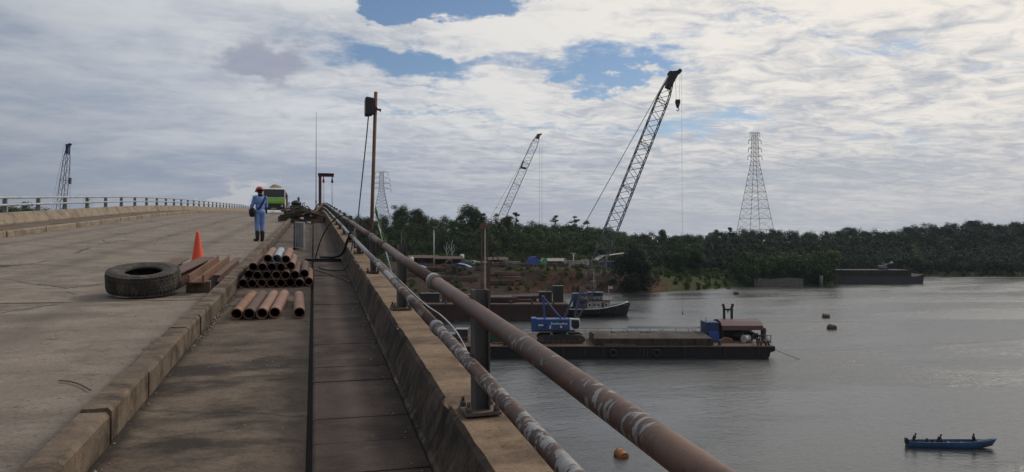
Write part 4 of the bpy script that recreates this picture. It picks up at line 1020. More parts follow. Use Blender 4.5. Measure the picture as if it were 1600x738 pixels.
# ================================================================== ON THE WATER
RZ = -TH
rnd.seed(99)
def vthing(name, label, cat, px, D, z=0.0, rz=0.0, group=None):
    """a thing facing the camera: local x to the right, local y away, local z up"""
    return thing(name, label, cat, AX*D+RX*((px-800)/F*D)+UP*z, RZ+rz, group)
def lattice(q, p0, p1, w0, w1, bays, rc, rb, side, taper=(.12, .10), tip=.35):
    """a square lattice boom from p0 to p1; side = unit vector across the boom"""
    p0, p1 = Vector(p0), Vector(p1); d = (p1-p0).normalized(); s = Vector(side); n = d.cross(s).normalized()
    L = (p1-p0).length
    def hw(f):
        w_ = w0+(w1-w0)*f
        if f < taper[0]: w_ *= .3+.7*f/taper[0]
        if f > 1-taper[1]: w_ *= tip+(1-tip)*(1-f)/taper[1]
        return w_/2
    P = lambda f, a, b: p0+d*(L*f)+s*(a*hw(f))+n*(b*hw(f))
    cs = ((-1, -1), (1, -1), (1, 1), (-1, 1))
    for i in range(bays):
        f0, f1 = i/bays, (i+1)/bays
        for j in range(4):
            a, b = cs[j], cs[(j+1) % 4]
            q.cyl(P(f0, *a), P(f1, *a), rc, n=5, cap=False)
            (u, v_) = (a, b) if i % 2 == 0 else (b, a)
            q.cyl(P(f0, *u), P(f1, *v_), rb, n=4, cap=False)
            if i % 6 == 0: q.cyl(P(f0, *a), P(f0, *b), rb*1.3, n=4, cap=False)
    return q
def crawler_crane(name, label, px, D, z0, k, tipdx, tipz, paint, latm, group=None, w_=2.0, w1=None, hs_=1.0, tip_paint=None, foot=(3.1, 4.4), gant=True, bays=34, marks=False):
    """crawler crane; local x is the boom's direction"""
    c = vthing(name, label, 'crane', px, D, z0, 0, group)
    for s in (-1, 1):
        q = MB(); yy = s*2.3
        pr_ = [(-4.1, .75), (-3.9, .25), (-3.3, .0), (3.6, .0), (4.2, .25), (4.45, .75), (4.2, 1.25), (3.6, 1.45), (-3.3, 1.45), (-3.9, 1.25)]
        q.prism(pr_, yy-.42, yy+.42); tr = q.build('track', M_blacksteel, c)
        q = MB()
        for xx in np.linspace(-3.4, 3.7, 24):
            for zz_ in (-.03, 1.46): q.b2((xx-.10, yy-.46, zz_-.03), (xx+.10, yy+.46, zz_+.04))
        q.build('track_shoe', M_blacksteel, tr)
        for xx in (-3.35, 3.65): q = MB(); q.cyl((xx, yy-.5, .73), (xx, yy+.5, .73), .5, n=16); q.build('idler_wheel', M_rustdk, tr)
        for xx in np.linspace(-2.3, 2.6, 6): q = MB(); q.cyl((xx, yy-.47, .42), (xx, yy+.47, .42), .28, n=12); q.build('roller', M_rustdk, tr)
    q = MB(); q.b2((-1.6, -1.9, .5), (1.7, 1.9, 1.3)); q.cyl((0, 0, 1.3), (0, 0, 1.95), 1.25, n=24); q.build('car_body', M_blacksteel, c)
    q = MB(); q.b2((-4.9, -1.5, 1.95), (2.7, 1.5, 2.22)); q.build('turntable', M_blacksteel, c)
    q = MB(); q.b2((-4.2, -1.55, 2.22), (1.7, 1.55, 4.2)); q.b2((-5.1, -1.65, 2.05), (-4.2, 1.65, 4.35)); hs = q.build('engine_house', paint, c, bevel=.06)
    q = MB(); q.b2((-4.2, -1.575, 2.26), (1.7, -1.552, 2.36)); q.b2((-3.4, -1.575, 2.55), (-2.3, -1.553, 3.4)); q.b2((-.3, -1.575, 2.5), (.7, -1.553, 3.9)); q.build('door_panel', M_dkblue if paint == M_blue else M_grey, hs)
    if marks:
        q = MB()
        for i, xx in enumerate(np.linspace(-1.5, 1.2, 9)): q.b2((xx-.12, -1.60, 3.25), (xx+.12, -1.576, 3.25+(.28 if i % 3 else .38)))
        q.b2((-3.9, -1.60, 3.0), (-3.0, -1.576, 3.3)); q.b2((-1.9, -1.60, 2.5), (-1.6, -1.576, 3.1)); q.cyl((.2, -1.60, 2.85), (.2, -1.576, 2.85), .22, n=12); q.build('white_marking', M_white, hs)
    q = MB(); q.prism([(1.75, 2.25), (3.35, 2.25), (3.75, 2.9), (3.55, 4.25), (1.75, 4.35)], -1.6, -.35); cb = q.build('cab', M_white, c, bevel=.05)
    q = MB(); q.prism([(2.05, 2.95), (2.45, 2.5), (3.2, 2.5), (3.5, 2.95), (3.36, 4.05), (2.05, 4.1)], -1.625, -1.605); q.build('cab_window', M_glass, cb)
    q = MB(); q.prism([(3.64, 2.75), (3.78, 2.98), (3.62, 4.1), (3.56, 4.1)], -1.5, -.45); q.build('windscreen', M_glass, cb)
    fx_, fz = foot; boomfoot = Vector((fx_, .3, fz)); tip = Vector((tipdx, .3, tipz))
    gp = Vector((-2.9, .2, 8.0))
    if gant:
        q = MB()
        for s in (-.95, 1.25):
            q.bar((-2.7, s, 4.2), (gp.x, .15+(s-.15)*.35, gp.z), .30, .30); q.bar((.3, s, 4.2), (gp.x, .15+(s-.15)*.35, gp.z), .24, .24)
        q.bar((gp.x-.05, -.5, gp.z), (gp.x+.05, .9, gp.z), .5, .55); q.bar((-2.78, -.9, 5.6), (-2.78, 1.2, 5.6), .12, .12); q.build('gantry', paint, c)
    d = (tip-boomfoot).normalized()
    q = MB(); lattice(q, boomfoot, tip, w_, w1 or w_*.85, bays, .10*k, .052*k, (0, 1, 0)); bm_ = q.build('boom', latm, c)
    q = MB(); n_ = Vector((d.z, 0, -d.x))
    hw_ = (w1 or w_)*.32; h_ = hs_
    q.prism([(tip.x-d.x*3+hw_*-d.z*.6, tip.z-d.z*3+hw_*d.x*.6), (tip.x-d.x*3+hw_*d.z*.9, tip.z-d.z*3-hw_*d.x*.9), (tip.x+.9*h_, tip.z-.9*h_), (tip.x+1.7*h_, tip.z+.1), (tip.x+1.5*h_, tip.z+.6*h_), (tip.x+.3*h_, tip.z+.35*h_), (tip.x-.7*h_, tip.z+.3*h_), (tip.x-1.1*h_, tip.z-.6*h_)], -.35, .95)
    for xx, zz_ in ((1.45*h_, .25), (-.8*h_, -.1)): q.cyl((tip.x+xx, -.4, tip.z+zz_), (tip.x+xx, 1.0, tip.z+zz_), .5*h_, n=14)
    q.build('boom_head', tip_paint or M_blacksteel, bm_)
    q = MB(); mid = tip-d*(tip-boomfoot).length*.10-n_*(-.0)
    for s in (-.45, 1.05):
        a_ = gp+Vector((0, s*.4, 0)); b_ = tip+Vector((-.8, s-.3, -.2)); e_ = a_.lerp(b_, .16)
        q.cyl(a_, b_, .032*k, n=5); q.cyl(a_+Vector((.1, 0, .25)), e_, .03*k, n=4)
    e_ = gp.lerp(tip, .16); q.bar(e_+Vector((-.2, -.5, -.3)), e_+Vector((.3, 1.1, .3)), .3, .4); q.build('pendant_rope', M_rope, c)
    return c, tip
M_latpale = plain('pale_blue_lattice_steel', (.13, .155, .19), .6, 0, .3, 1, bump=0)
# --- near barge
b1 = vthing('deck_barge', 'long black flat barge carrying the blue crawler crane and spoil bin', 'barge', 925, 137)
q = MB(); BX0, BX1 = -33.0, 30.8
q.prism([(BX0+2, -1.0), (BX1-2.5, -1.0), (BX1-1.0, .2), (BX1-.8, 1.0), (BX1, 1.25), (BX1, 2.06), (BX0, 2.06), (BX0, 1.0)], -9, 9); q.build('hull', M_hull, b1)
q = MB(); q.b2((BX0+.1, -8.9, 2.062), (BX1-.1, 8.9, 2.09)); q.build('deck_plate', M_deck, b1)
q = MB(); q.b2((BX0, -9.14, 1.97), (BX1-.1, -9.0, 2.12)); q.b2((BX0, 9.0, 1.82), (BX1-.1, 9.14, 2.10)); q.build('rubbing_strake', M_rustlt, b1)
for xx in (-27, -20, -13, -6, -2.2, 1, 8, 8.6, 15, 22, 28):
    q = MB(); q.b2((xx-.12, -9.10, -.3), (xx+.12, -9.002, 1.8)); q.build('fender_bar', M_hullred, b1)
for xx in (2.6, 10.2):
    q = MB()
    n = 18; q.rings([[Vector((xx+(.55+.17*math.cos(a))*math.cos(2*math.pi*k/n), -9.2+.17*math.sin(a), .95+(.55+.17*math.cos(a))*math.sin(2*math.pi*k/n))) for a in [2*math.pi*j/8 for j in range(8)]] for k in range(n)], closed=True, cap=False)
    q.build('tyre_fender', M_black, b1)
for xx in (-30, -16, 3.5, 28.4, 29.7):
    for s in (-.25, .25):
        q = MB(); q.cyl((xx+s, -8.2, 2.09), (xx+s, -8.2, 2.75), .16, n=10); q.cyl((xx+s, -8.2, 2.75), (xx+s, -8.2, 2.85), .22, n=10); q.build('bollard', M_blacksteel, b1)
rb1 = b1.location
def on_b1(px, dy): return RX.dot(rb1)+0, 0
def bx(px, dy=0.0): return (px-800)/F*(137+dy)-(925-800)/F*137     # local x on the barge for a photo column
def bthing(name, label, cat, px, dy=0.0, z=2.09, rz=0.0, group=None):
    return vthing(name, label, cat, px, 137+dy, z, rz, group)
cc_, tip = crawler_crane('crawler_crane', 'blue crawler crane with tall raised lattice boom standing on the black barge', 874, 134, 2.09, 1.0, (1053-874)/F*134, CZ+(HOR-113)/F*134-2.09, M_blue, M_steelframe, w_=2.45, w1=2.0, hs_=.75, marks=True)
q = MB()
xh = (1060-874)/F*134; zt_ = tip.z; zb = CZ+(HOR-155)/F*134-2.09
for s in (-.28, .28): q.cyl((xh+s, .3, zb), (xh+s*1.6, .3, zt_), .022, n=5)
q.build('hoist_rope', M_rope, cc_)
q = MB(); q.prism([(xh-.38, zb), (xh+.38, zb), (xh+.45, zb-.5), (xh+.15, zb-1.5), (xh-.15, zb-1.5), (xh-.45, zb-.5)], .05, .55); q.path([(xh, .3, zb-1.45), (xh+.25, .3, zb-1.8), (xh+.05, .3, zb-2.1), (xh-.25, .3, zb-1.9)], .09, 6); q.build('hook_block', M_blacksteel, cc_)
xh = (1067-874)/F*134; q = MB(); q.cyl((xh, .3, CZ+(HOR-488)/F*134-2.09), (xh-.1, .3, zt_), .02, n=5); q.cyl((xh, .3, CZ+(HOR-492)/F*134-2.09), (xh, .3, CZ+(HOR-487)/F*134-2.09), .14, .06, 8); q.build('second_rope', M_rope, cc_)
q = MB(); q.bar((.9, .3, 4.2), (2.7, .3, 8.4), .18, .3); q.bar((.9, 1.0, 4.2), (2.7, 1.0, 8.4), .18, .3); q.build('boom_stop', M_latblue, cc_)
# spoil bin
sb = bthing('spoil_bin', 'long dark open steel bin full of spoil on the barge deck', 'bin', 1014, -3.4)
xa, xb_ = (926-1014)/F*136, (1101-1014)/F*136
for (y0, y1) in ((-5.0, -4.8), (4.8, 5.0)): q = MB(); q.b2((xa, y0, 0), (xb_, y1, 1.25)); q.build('side_wall', M_spoil, sb)
for x0 in (xa, xb_-.2): q = MB(); q.b2((x0, -4.8, 0), (x0+.2, 4.8, 1.2)); q.build('end_wall', M_spoil, sb)
for k in range(9):
    xx = xa+.6+k*(xb_-xa-1.2)/8; q = MB(); q.b2((xx-.1, -5.16, 0), (xx+.1, -5.002, 1.3)); q.build('rib', M_blacksteel, sb)
q = MB(); vs = []; nx, ny = 40, 10
for i in range(nx):
    for j in range(ny):
        u, v_ = i/(nx-1), j/(ny-1); vs.append((xa+.21+(xb_-xa-.42)*u, -4.79+9.58*v_, 1.02+.75*math.sin(math.pi*v_)**.7*(.6+.4*math.sin(u*17)*math.sin(u*5+1))+rnd.uniform(-.16, .2)))
q.add(vs, [(i*ny+j, (i+1)*ny+j, (i+1)*ny+j+1, i*ny+j+1) for i in range(nx-1) for j in range(ny-1)], True); q.build('spoil', M_spoil, sb)
# rebar cage
rc = bthing('rebar_cage', 'thin wire rebar cage lying on top of the spoil bin', 'rebar cage', 1037, 0, 2.09+1.29)
xa, xb_ = (980-1037)/F*137, (1095-1037)/F*137
q = MB()
for y_ in (-.8, 0, .8):
    for z_ in (.05, 1.0): q.cyl((xa, y_, z_), (xb_, y_, z_), .028, n=4)
q.build('long_bar', M_grey, rc)
q = MB()
for k in range(24):
    xx = xa+(xb_-xa)*k/23
    q.path([(xx, -.8, .05), (xx, -.8, 1.0), (xx, .8, 1.0), (xx, .8, .05), (xx, -.8, .05)], .018, 4)
q.build('stirrup', M_grey, rc)
q = MB()
for y_ in (-5.0, 4.9):
    for xx in (xa+.5, 0, xb_-.5): q.b2((xx-.05, -5.0, -.03), (xx+.05, 5.0, .03))
q.build('bearer', M_wood, rc)
# blue tank box, winch house, A frame, deck gear
bt = bthing('blue_container', 'dark blue container with a bright blue lower tank on the barge', 'container', 1110, -2)
q = MB(); q.b2((-1.1, -1.0, 0), (1.2, 3.0, 3.5)); q.cyl((-.85, 0, 3.5), (-.85, 0, 4.3), .07, n=6); q.build('box', M_dkblue, bt, bevel=.04)
q = MB(); q.b2((-.75, -1.55, .1), (1.15, -1.01, 1.85)); q.build('tank', M_blue, bt, bevel=.06)
for k in range(5): q = MB(); q.b2((-.9+k*.45, -1.03, 1.95), (-.78+k*.45, -1.002, 3.4)); q.build('rib', M_dkblue, bt)
wh = bthing('winch_house', 'maroon roofed open winch house at the end of the barge', 'shed', 1150, 0)
xa, xb_ = (1121-1150)/F*137, (1182-1150)/F*137
rs = []
for xx in (xa-.1, xb_+.1): rs.append([Vector((xx, y_, z_)) for y_, z_ in ((-3.4, 2.1), (-3.2, 2.9), (-2.0, 3.55), (0, 3.8), (2.0, 3.55), (3.2, 2.9), (3.4, 2.1), (3.3, 2.1), (0, 3.6), (-3.3, 2.1))])
q = MB(); q.rings(rs, smooth=False); q.build('roof', M_maroon, wh)
for xx in (xa, (xa+xb_)/2, xb_):
    for y_ in (-3.2, 3.2): q = MB(); q.b2((xx-.09, y_-.09, 0), (xx+.09, y_+.09, 2.3)); q.build('post', M_hullred, wh)
q = MB(); q.b2((xa, 3.0, 0), (xb_, 3.1, 2.2)); q.b2((xa, -3.1, 0), (xa+.1, 3.0, 2.2)); q.build('wall', M_hullred, wh)
for xx in (-1.2, 2.0): q = MB(); q.cyl((xx, -1.2, .9), (xx+1.5, -1.2, .9), .7, n=18); q.build('winch_drum', M_blacksteel, wh)
q = MB(); q.b2((-2.6, -.9, 0), (2.8, 1.0, 1.6)); q.build('engine', M_blacksteel, wh, bevel=.08)
q = MB(); q.cyl((xb_, -2.4, 1.9), (xb_+.9, -2.4, 1.9), .28, n=10); q.b2((xb_+.1, -2.6, 0), (xb_+.8, -1.8, 2.4)); q.build('end_cabinet', M_maroon, wh)
q = MB(); q.prism([(-1.5, 0), (1.4, 0), (1.0, .75), (-.2, .95), (-1.0, .5)], -.5, .5); o = q.build('sling_heap', M_rustlt); o.parent = None
o.location = AX*132.6+RX*((1134-800)/F*132.6)+UP*2.09; o.rotation_euler = (0, 0, RZ); tag(o, 'amber brown heap of slings in front of the winch house', 'slings')
q = MB(); q.cyl((-.45, 0, .55), (.45, 0, .55), .55, n=18); q.cyl((-.55, 0, .55), (-.45, 0, .55), .72, n=18); q.cyl((.45, 0, .55), (.55, 0, .55), .72, n=18); o = q.build('cable_reel', M_ltgrey)
o.location = AX*132.6+RX*((1165-800)/F*132.6)+UP*2.23; o.rotation_euler = (0, 0, RZ+.5); tag(o, 'pale cable reel beside the winch house', 'cable reel')
af = bthing('a_frame', 'dark rusty H shaped frame standing above the winch house', 'frame', 1137, 2)
for s in (-1, 1):
    xx = s*.72; q = MB(); q.b2((xx-.2, -.2, 0), (xx+.2, .2, 5.9)); q.b2((xx-.2+s*.15, -.22, 5.9), (xx+.2+s*.15, .22, 6.45)); q.build('post', M_blacksteel, af)
q = MB(); q.b2((-.52, -.18, 5.2), (.52, .18, 5.55)); q.b2((-.1, -.1, 4.8), (.12, .1, 5.2)); q.build('cross_bar', M_blacksteel, af)
rg = bthing('deck_rail', 'small dark rail and fittings at the tip of the barge', 'rail', 1190, -5)
q = MB()
for xx in (-1.6, -.4, .9, 1.6): q.cyl((xx, 0, 0), (xx, 0, 1.5), .07, n=6)
q.cyl((-1.6, 0, 1.5), (1.6, 0, 1.3), .06, n=6); q.cyl((-1.6, 0, .8), (1.6, 0, .7), .05, n=6); q.build('rail_tube', M_blacksteel, rg)
q = MB(); q.b2((-1.2, .3, 0), (-.2, 1.4, .7)); q.build('locker', M_maroon, rg, bevel=.04); q = MB(); q.b2((.3, -.3, 0), (1.4, .6, .5)); q.build('winch_base', M_blacksteel, rg, bevel=.05)
q = MB(); q.b2((-.5, .2, 1.0), (.0, .24, 1.5)); q.build('sign_plate', M_rustlt, rg)
# left part of that barge: crates and handrail
lr = bthing('deck_rail', 'orange rusty deck rail at the barge end below the railing post', 'rail', 700, -7)
q = MB()
for k in range(8): q.cyl((-5+k*1.45, 0, 0), (-5+k*1.45, 0, 1.2), .06, n=6)
for z_ in (.6, 1.2): q.cyl((-5, 0, z_), (5.15, 0, z_), .05, n=6)
q.build('rail_tube', M_rustlt, lr)
for k, (px, w_, h_, mt, lab) in enumerate(((700, 3.2, 1.4, M_rust, 'rusty steel box on the barge end near the railing post'), (722, 2.2, 2.3, M_blacksteel, 'black machine box on the barge end'), (772, 4.5, 1.9, M_gtarp, 'dark green covered box on the barge deck behind the railing post'))):
    o = bthing('deck_box', lab, 'box', px, -3, 2.09); q = MB(); q.b2((-w_/2, -1.2, 0), (w_/2, 1.2, h_)); q.build('body', mt if k != 2 else plain('dark_green', (.02, .05, .035), .7), o, bevel=.05)
    q = MB(); q.b2((-w_/2-.05, -1.25, h_), (w_/2+.05, 1.25, h_+.08)); q.build('lid', M_grey, o)
# ropes, rail and drums on the near barge
q = MB()
for k in range(24): q.cyl((-31+k*2.55, 8.7, 2.09), (-31+k*2.55, 8.7, 3.15), .045, n=5)
for z_ in (2.6, 3.15): q.cyl((-31, 8.7, z_), (27.7, 8.7, z_), .035, n=5)
q.build('hand_rail', M_rust, b1)
q = MB(); q.path(cat_path([(29.7, -8.2, 2.6), (31.5, -8.6, 1.2), (33.6, -9.6, .35), (35.6, -10.5, -.3)]), .05, 5); q.build('mooring_rope', M_rope, b1)
q = MB()
for k in range(5): q.path([(6.4+.5*math.cos(a)*(1-.1*k), -7.6+.5*math.sin(a)*(1-.1*k), 2.13+.07*k) for a in np.linspace(0, 6.28, 15)], .05, 5)
q.build('rope_coil', M_cream, b1)
for k, (px, dy, mt, nm) in enumerate(((948, -7.6, M_rustlt, 'rusty'), (953, -7.4, M_dkblue, 'dark blue'), (957, -7.9, M_rust, 'brown'), (1124, -7.8, M_dkblue, 'navy'), (1178, -7.7, M_ltgrey, 'pale grey'), (790, -7.5, M_rust, 'brown red'), (800, -7.7, M_blacksteel, 'black'))):
    where = 'beside the spoil bin' if px < 1000 and px > 900 else ('by the winch house' if px > 1000 else 'behind the crane tracks')
    o = bthing('oil_drum', '%s oil drum standing on the barge deck %s' % (nm, where), 'drum', px, dy, 2.09, rnd.uniform(0, 3), 'oil drums on the barge')
    q = MB(); q.lathe([(.27, 0), (.30, .02), (.29, .05), (.29, .29), (.305, .31), (.29, .33), (.29, .58), (.305, .60), (.29, .62), (.29, .86), (.30, .89), (.27, .89)], 16); q.build('shell', mt, o)
    q = MB(); q.cyl((.12, 0, .89), (.12, 0, .92), .035, n=8); q.build('bung', M_grey, o)
for k, (px, dy, L) in enumerate(((968, -8.5, 5.5), (800, -6.5, 7.0), (815, -6.0, 6.0))):
    o = bthing('timber_baulk', ('squared timber lying along the barge edge by the spoil bin', 'long timber lying behind the crane tracks on the barge', 'shorter timber lying behind the crane tracks on the barge')[k], 'timber', px, dy, 2.12, rnd.uniform(-.08, .08)); q = MB(); q.b2((-L/2, -.15, 0), (L/2, .15, .3)); q.build('baulk', M_wood, o, bevel=.02)
# --- second barge, piling leader, tug
b2_ = vthing('deck_barge', 'rusty brown flat barge behind the black barge with pipes on deck', 'barge', 715, 200)
q = MB(); q.prism([(-40, -1), (27, -1), (29.5, 1.4), (29.5, 4.1), (-40, 4.1)], -9, 9); q.build('hull', M_hullred, b2_)
q = MB(); q.b2((-40, -9.12, 3.85), (29.4, -8.998, 4.18)); q.b2((-40, 8.998, 3.85), (29.4, 9.12, 4.18)); q.build('rubbing_strake', M_rust, b2_)
q = MB(); q.b2((-39.8, -8.9, 4.102), (29.3, 8.9, 4.14)); q.build('deck_plate', M_spoil, b2_)
for k in range(12):
    q = MB(); q.cyl((-36+k*5.6, -8.3, 4.14), (-36+k*5.6, -8.3, 4.9), .2, n=8); q.build('bollard', M_blacksteel, b2_)
rnd.seed(31)
for k in range(7):
    px = 775+rnd.uniform(-8, 12)+(k % 3)*22; o = vthing('deck_pipe', 'long dark pipe stored on the brown barge deck', 'pipe', px, 196+(k % 3)*2.2, 4.15+.42+(.75 if k > 4 else 0), 0, 'pipes on the brown barge')
    L = rnd.uniform(8, 13); q = MB(); q.pipe((-L/2, 0, 0), (L/2, 0, 0), .42, .38, 14); q.build('tube', M_rustdk, o)
for k, (px, w_, h_, mt, lab) in enumerate(((672, 5, 2.2, M_blacksteel, 'black machinery box on the brown barge below the railing'), (700, 3, 3.0, M_rust, 'rusty tall box on the brown barge'), (735, 4, 1.8, M_blacksteel, 'low black winch box on the brown barge by the piling leader'), (852, 3.4, 2.6, M_hullred, 'maroon deck house at the tug end of the brown barge'), (872, 2.6, 4.2, M_blacksteel, 'dark tall deck house next to the tug'))):
    o = vthing('deck_box', lab, 'box', px, 199, 4.14); q = MB(); q.b2((-w_/2, -1.5, 0), (w_/2, 1.5, h_)); q.build('body', mt, o, bevel=.06)
    q = MB(); q.b2((-w_/2-.15, -1.7, h_), (w_/2+.15, 1.7, h_+.15)); q.build('roof', M_blacksteel, o)
    q = MB(); q.b2((-w_/4, -1.54, h_*.45), (w_/4, -1.502, h_*.8)); q.build('opening', M_black, o)
pl_ = vthing('piling_leader', 'tall rusty piling leader standing on the brown barge', 'piling rig', 757, 193, 4.14)
H_ = CZ+(HOR-353)/F*193-4.14
for xx, mt in ((-.7, M_rustlt), (.15, M_ltgrey), (.75, M_rust)): q = MB(); q.b2((xx-.16, -.2, 0), (xx+.16, .2, H_-(0 if xx < .2 else 3))); q.build('guide_rail', mt, pl_)
q = MB()
for k in range(14):
    z0 = k*H_/14; q.bar((-.55, 0, z0), (.6, 0, z0+H_/14*.9), .1, .1); q.bar((-.55, 0, z0), (.6, 0, z0), .1, .1)
q.build('lacing', M_rust, pl_)
q = MB(); q.prism([(-1.2, H_-.9), (1.3, H_-.7), (1.9, H_+.4), (.7, H_+.3), (0, H_+.9), (-1.2, H_+.4)], -.5, .5); q.build('head_sheave', M_rustlt, pl_)
q = MB(); q.b2((1.0, -.3, 0), (1.6, .3, H_*.55)); q.build('side_pile', M_rustdk, pl_)
q = MB(); q.bar((-.6, .4, H_*.6), (-1.2, 7, 0), .3, .3); q.bar((.7, .4, H_*.6), (1.2, 7, 0), .3, .3); q.build('back_stay', M_rust, pl_)
tg = vthing('tugboat', 'black hulled tugboat with white deckhouse moored at the brown barge', 'tugboat', 925, 203, 0, 0)
LT = 20.0; x0 = -9.9
def hullring(u):
    """cross-section of the hull at fraction u from stern to bow"""
    x_ = x0+LT*u; bw = 3.3*(1-max(0, (u-.62)/.38)**2.2)*(.86+.14*min(1, u/.2)); top = 2.0+2.0*max(0, (u-.45)/.55)**1.7+.25*max(0, (.15-u)/.15)
    fl_ = max(0, (u-.75)/.25)
    return [Vector((x_+fl_*.2*a, bw*b, top*c_ if c_ > 0 else -.9)) for a, b, c_ in ((-4, -.55, -1), (0, -.94, .35), (2, -1, 1), (2, 1, 1), (0, .94, .35), (-4, .55, -1))]
q = MB(); q.rings([hullring(u) for u in (0, .08, .2, .35, .5, .62, .72, .8, .87, .93, .97, .995)], smooth=False); q.build('hull', M_hull, tg)
q = MB()
us = (0, .08, .2, .35, .5, .62, .72, .8, .87, .93, .97)
for s in (2, 3):
    q.path([hullring(u)[s]+Vector((0, 0, .04)) for u in us], .13, 6)
q.build('gunwale', M_white, tg)
q = MB(); q.b2((-1.6, -2.3, 1.9), (4.0, 2.3, 4.3)); q.prism([(4.0, 1.9), (5.0, 2.0), (4.7, 4.3), (4.0, 4.3)], -2.1, 2.1); dh_ = q.build('deckhouse', plain('tug_house_paint', (.40, .39, .375), .6, 0, .2, 1, (.16, .10, .07), .4), tg, bevel=.08)
q = MB(); q.b2((-5.2, -2.2, 1.9), (-1.65, 2.2, 4.3)); q.b2((-5.6, -1.6, 4.47), (-1.8, 1.6, 6.2)); q.build('machinery_casing', M_dkblue, tg, bevel=.08)
q = MB(); q.b2((-5.4, -2.7, 4.302), (5.4, 2.7, 4.46)); q.build('boat_deck', M_maroon, tg)
q = MB(); q.prism([(-1.4, 4.35), (2.4, 4.35), (2.9, 4.9), (2.7, 6.3), (-1.4, 6.3)], -1.7, 1.7); wl = q.build('wheelhouse', plain('tug_wheelhouse', (.035, .038, .05), .6), tg, bevel=.06)
q = MB(); q.b2((-1.7, -1.95, 6.3), (3.1, 1.95, 6.5)); q.build('wheelhouse_roof', M_dkblue, wl)
for xx in (-.9, .2, 1.3): q = MB(); q.b2((xx, -1.73, 5.2), (xx+.8, -1.702, 6.0)); q.build('window', M_glass, wl)
for xx in (-.9, .4, 1.5, 3.6): q = MB(); q.cyl((xx, -2.33, 3.1), (xx, -2.302, 3.1), .30, n=12); q.build('porthole', M_glass, dh_)
q = MB(); q.b2((2.3, -2.33, 1.7), (3.0, -2.302, 3.7)); q.build('door', M_blacksteel, dh_)
q = MB(); q.cyl((.5, 0, 6.5), (.5, 0, 12.4), .10, .05, 6); q.cyl((-.6, 0, 9.5), (1.6, 0, 9.5), .05, n=5); q.cyl((.5, 0, 12.4), (.5, 0, 12.6), .14, n=6); q.build('mast', M_white, tg)
q = MB(); q.cyl((4.6, 0, 4.35), (4.6, 0, 8.2), .06, n=5); q.b2((4.6, -.01, 7.4), (5.7, .01, 8.1)); q.build('flagstaff', M_ltgrey, tg)
q = MB(); q.cyl((-2.4, -.8, 4.35), (-2.5, -.8, 6.6), .45, .4, 12); q.build('funnel', M_blacksteel, tg)
for k in range(9):
    xx = -4+k*1.12; q = MB(); q.cyl((xx, -2.65, 4.35), (xx, -2.65, 5.3), .04, n=4); q.build('rail_post', M_white, tg)
q = MB(); q.cyl((-4, -2.65, 5.3), (5.2, -2.65, 5.3), .04, n=4); q.cyl((-4, -2.65, 4.85), (5.2, -2.65, 4.85), .03, n=4); q.build('rail_tube', M_white, tg)
for k, u in enumerate((.55, .68, .80, .90, .97)):
    r_ = hullring(u)[2]; q = MB(); n = 12
    q.rings([[Vector((r_.x+(.45+.18*math.cos(a))*math.cos(2*math.pi*j/n), r_.y-.1+.18*math.sin(a), r_.z-.7+(.45+.18*math.cos(a))*math.sin(2*math.pi*j/n))) for a in [2*math.pi*i/7 for i in range(7)]] for j in range(n)], closed=True, cap=False); q.build('tyre_fender', M_black, tg)
q = MB(); q.ell((9.3, 0, 2.9), (.7, 1.4, .6)); q.build('bow_fender', M_black, tg)
q = MB(); q.b2((-7.6, -.9, 1.5), (-6.2, .9, 2.6)); q.cyl((-5.6, -1, 2.0), (-5.6, 1, 2.0), .5, n=12); q.build('towing_winch', M_blacksteel, tg)
q = MB(); q.ell((-2.0, -2.5, 4.75), (.55, .3, .3)); q.build('life_raft', M_amber, tg)
# --- far moored barge with digger
b3 = vthing('cargo_barge', 'dark moored barge under the far wooded hill', 'barge', 1352, 372)
q = MB(); q.prism([(-24, -1), (24.4, -1), (25.2, 3.6), (-24, 3.6)], -8, 8); q.build('hull', plain('far_hull', (.028, .027, .032), .7, 0, .3, .2), b3)
q = MB(); q.b2((-24, -7.8, 3.6), (19, 7.8, 6.6)); q.build('cargo_bin', M_hull, b3)
for k in range(10): q = MB(); q.b2((-22+k*4.4, -8.05, 3.6), (-21.7+k*4.4, -7.802, 6.7)); q.build('rib', M_hullred, b3)
q = MB(); q.prism([(22, 3.6), (25.2, 3.6), (25.4, 4.6), (24.8, 4.6)], -8, 8); q.build('bow_plate', M_hull, b3)
dg = vthing('digger', 'small pale digger standing on the far moored barge', 'excavator', 1380, 372, 6.6)
q = MB(); q.b2((-2.0, -1.4, 0), (2.0, -.6, .9)); q.b2((-2.0, .6, 0), (2.0, 1.4, .9)); q.build('track', M_blacksteel, dg, bevel=.15)
q = MB(); q.b2((-2.2, -1.2, 1.0), (1.2, 1.2, 2.2)); q.b2((.0, -1.2, 2.2), (1.2, 0, 3.0)); q.build('body', M_grey, dg, bevel=.08)
q = MB(); q.bar((1.0, .4, 1.6), (-.4, .4, 3.6), .3, .4); q.bar((1.0, .4, 1.9), (4.2, .4, 3.6), .3, .4); q.build('arm', M_grey, dg)
q = MB(); q.prism([(3.9, 3.1), (5.0, 3.2), (4.8, 4.0), (4.0, 3.8)], -.2, 1.0); q.build('bucket', M_ltgrey, dg)
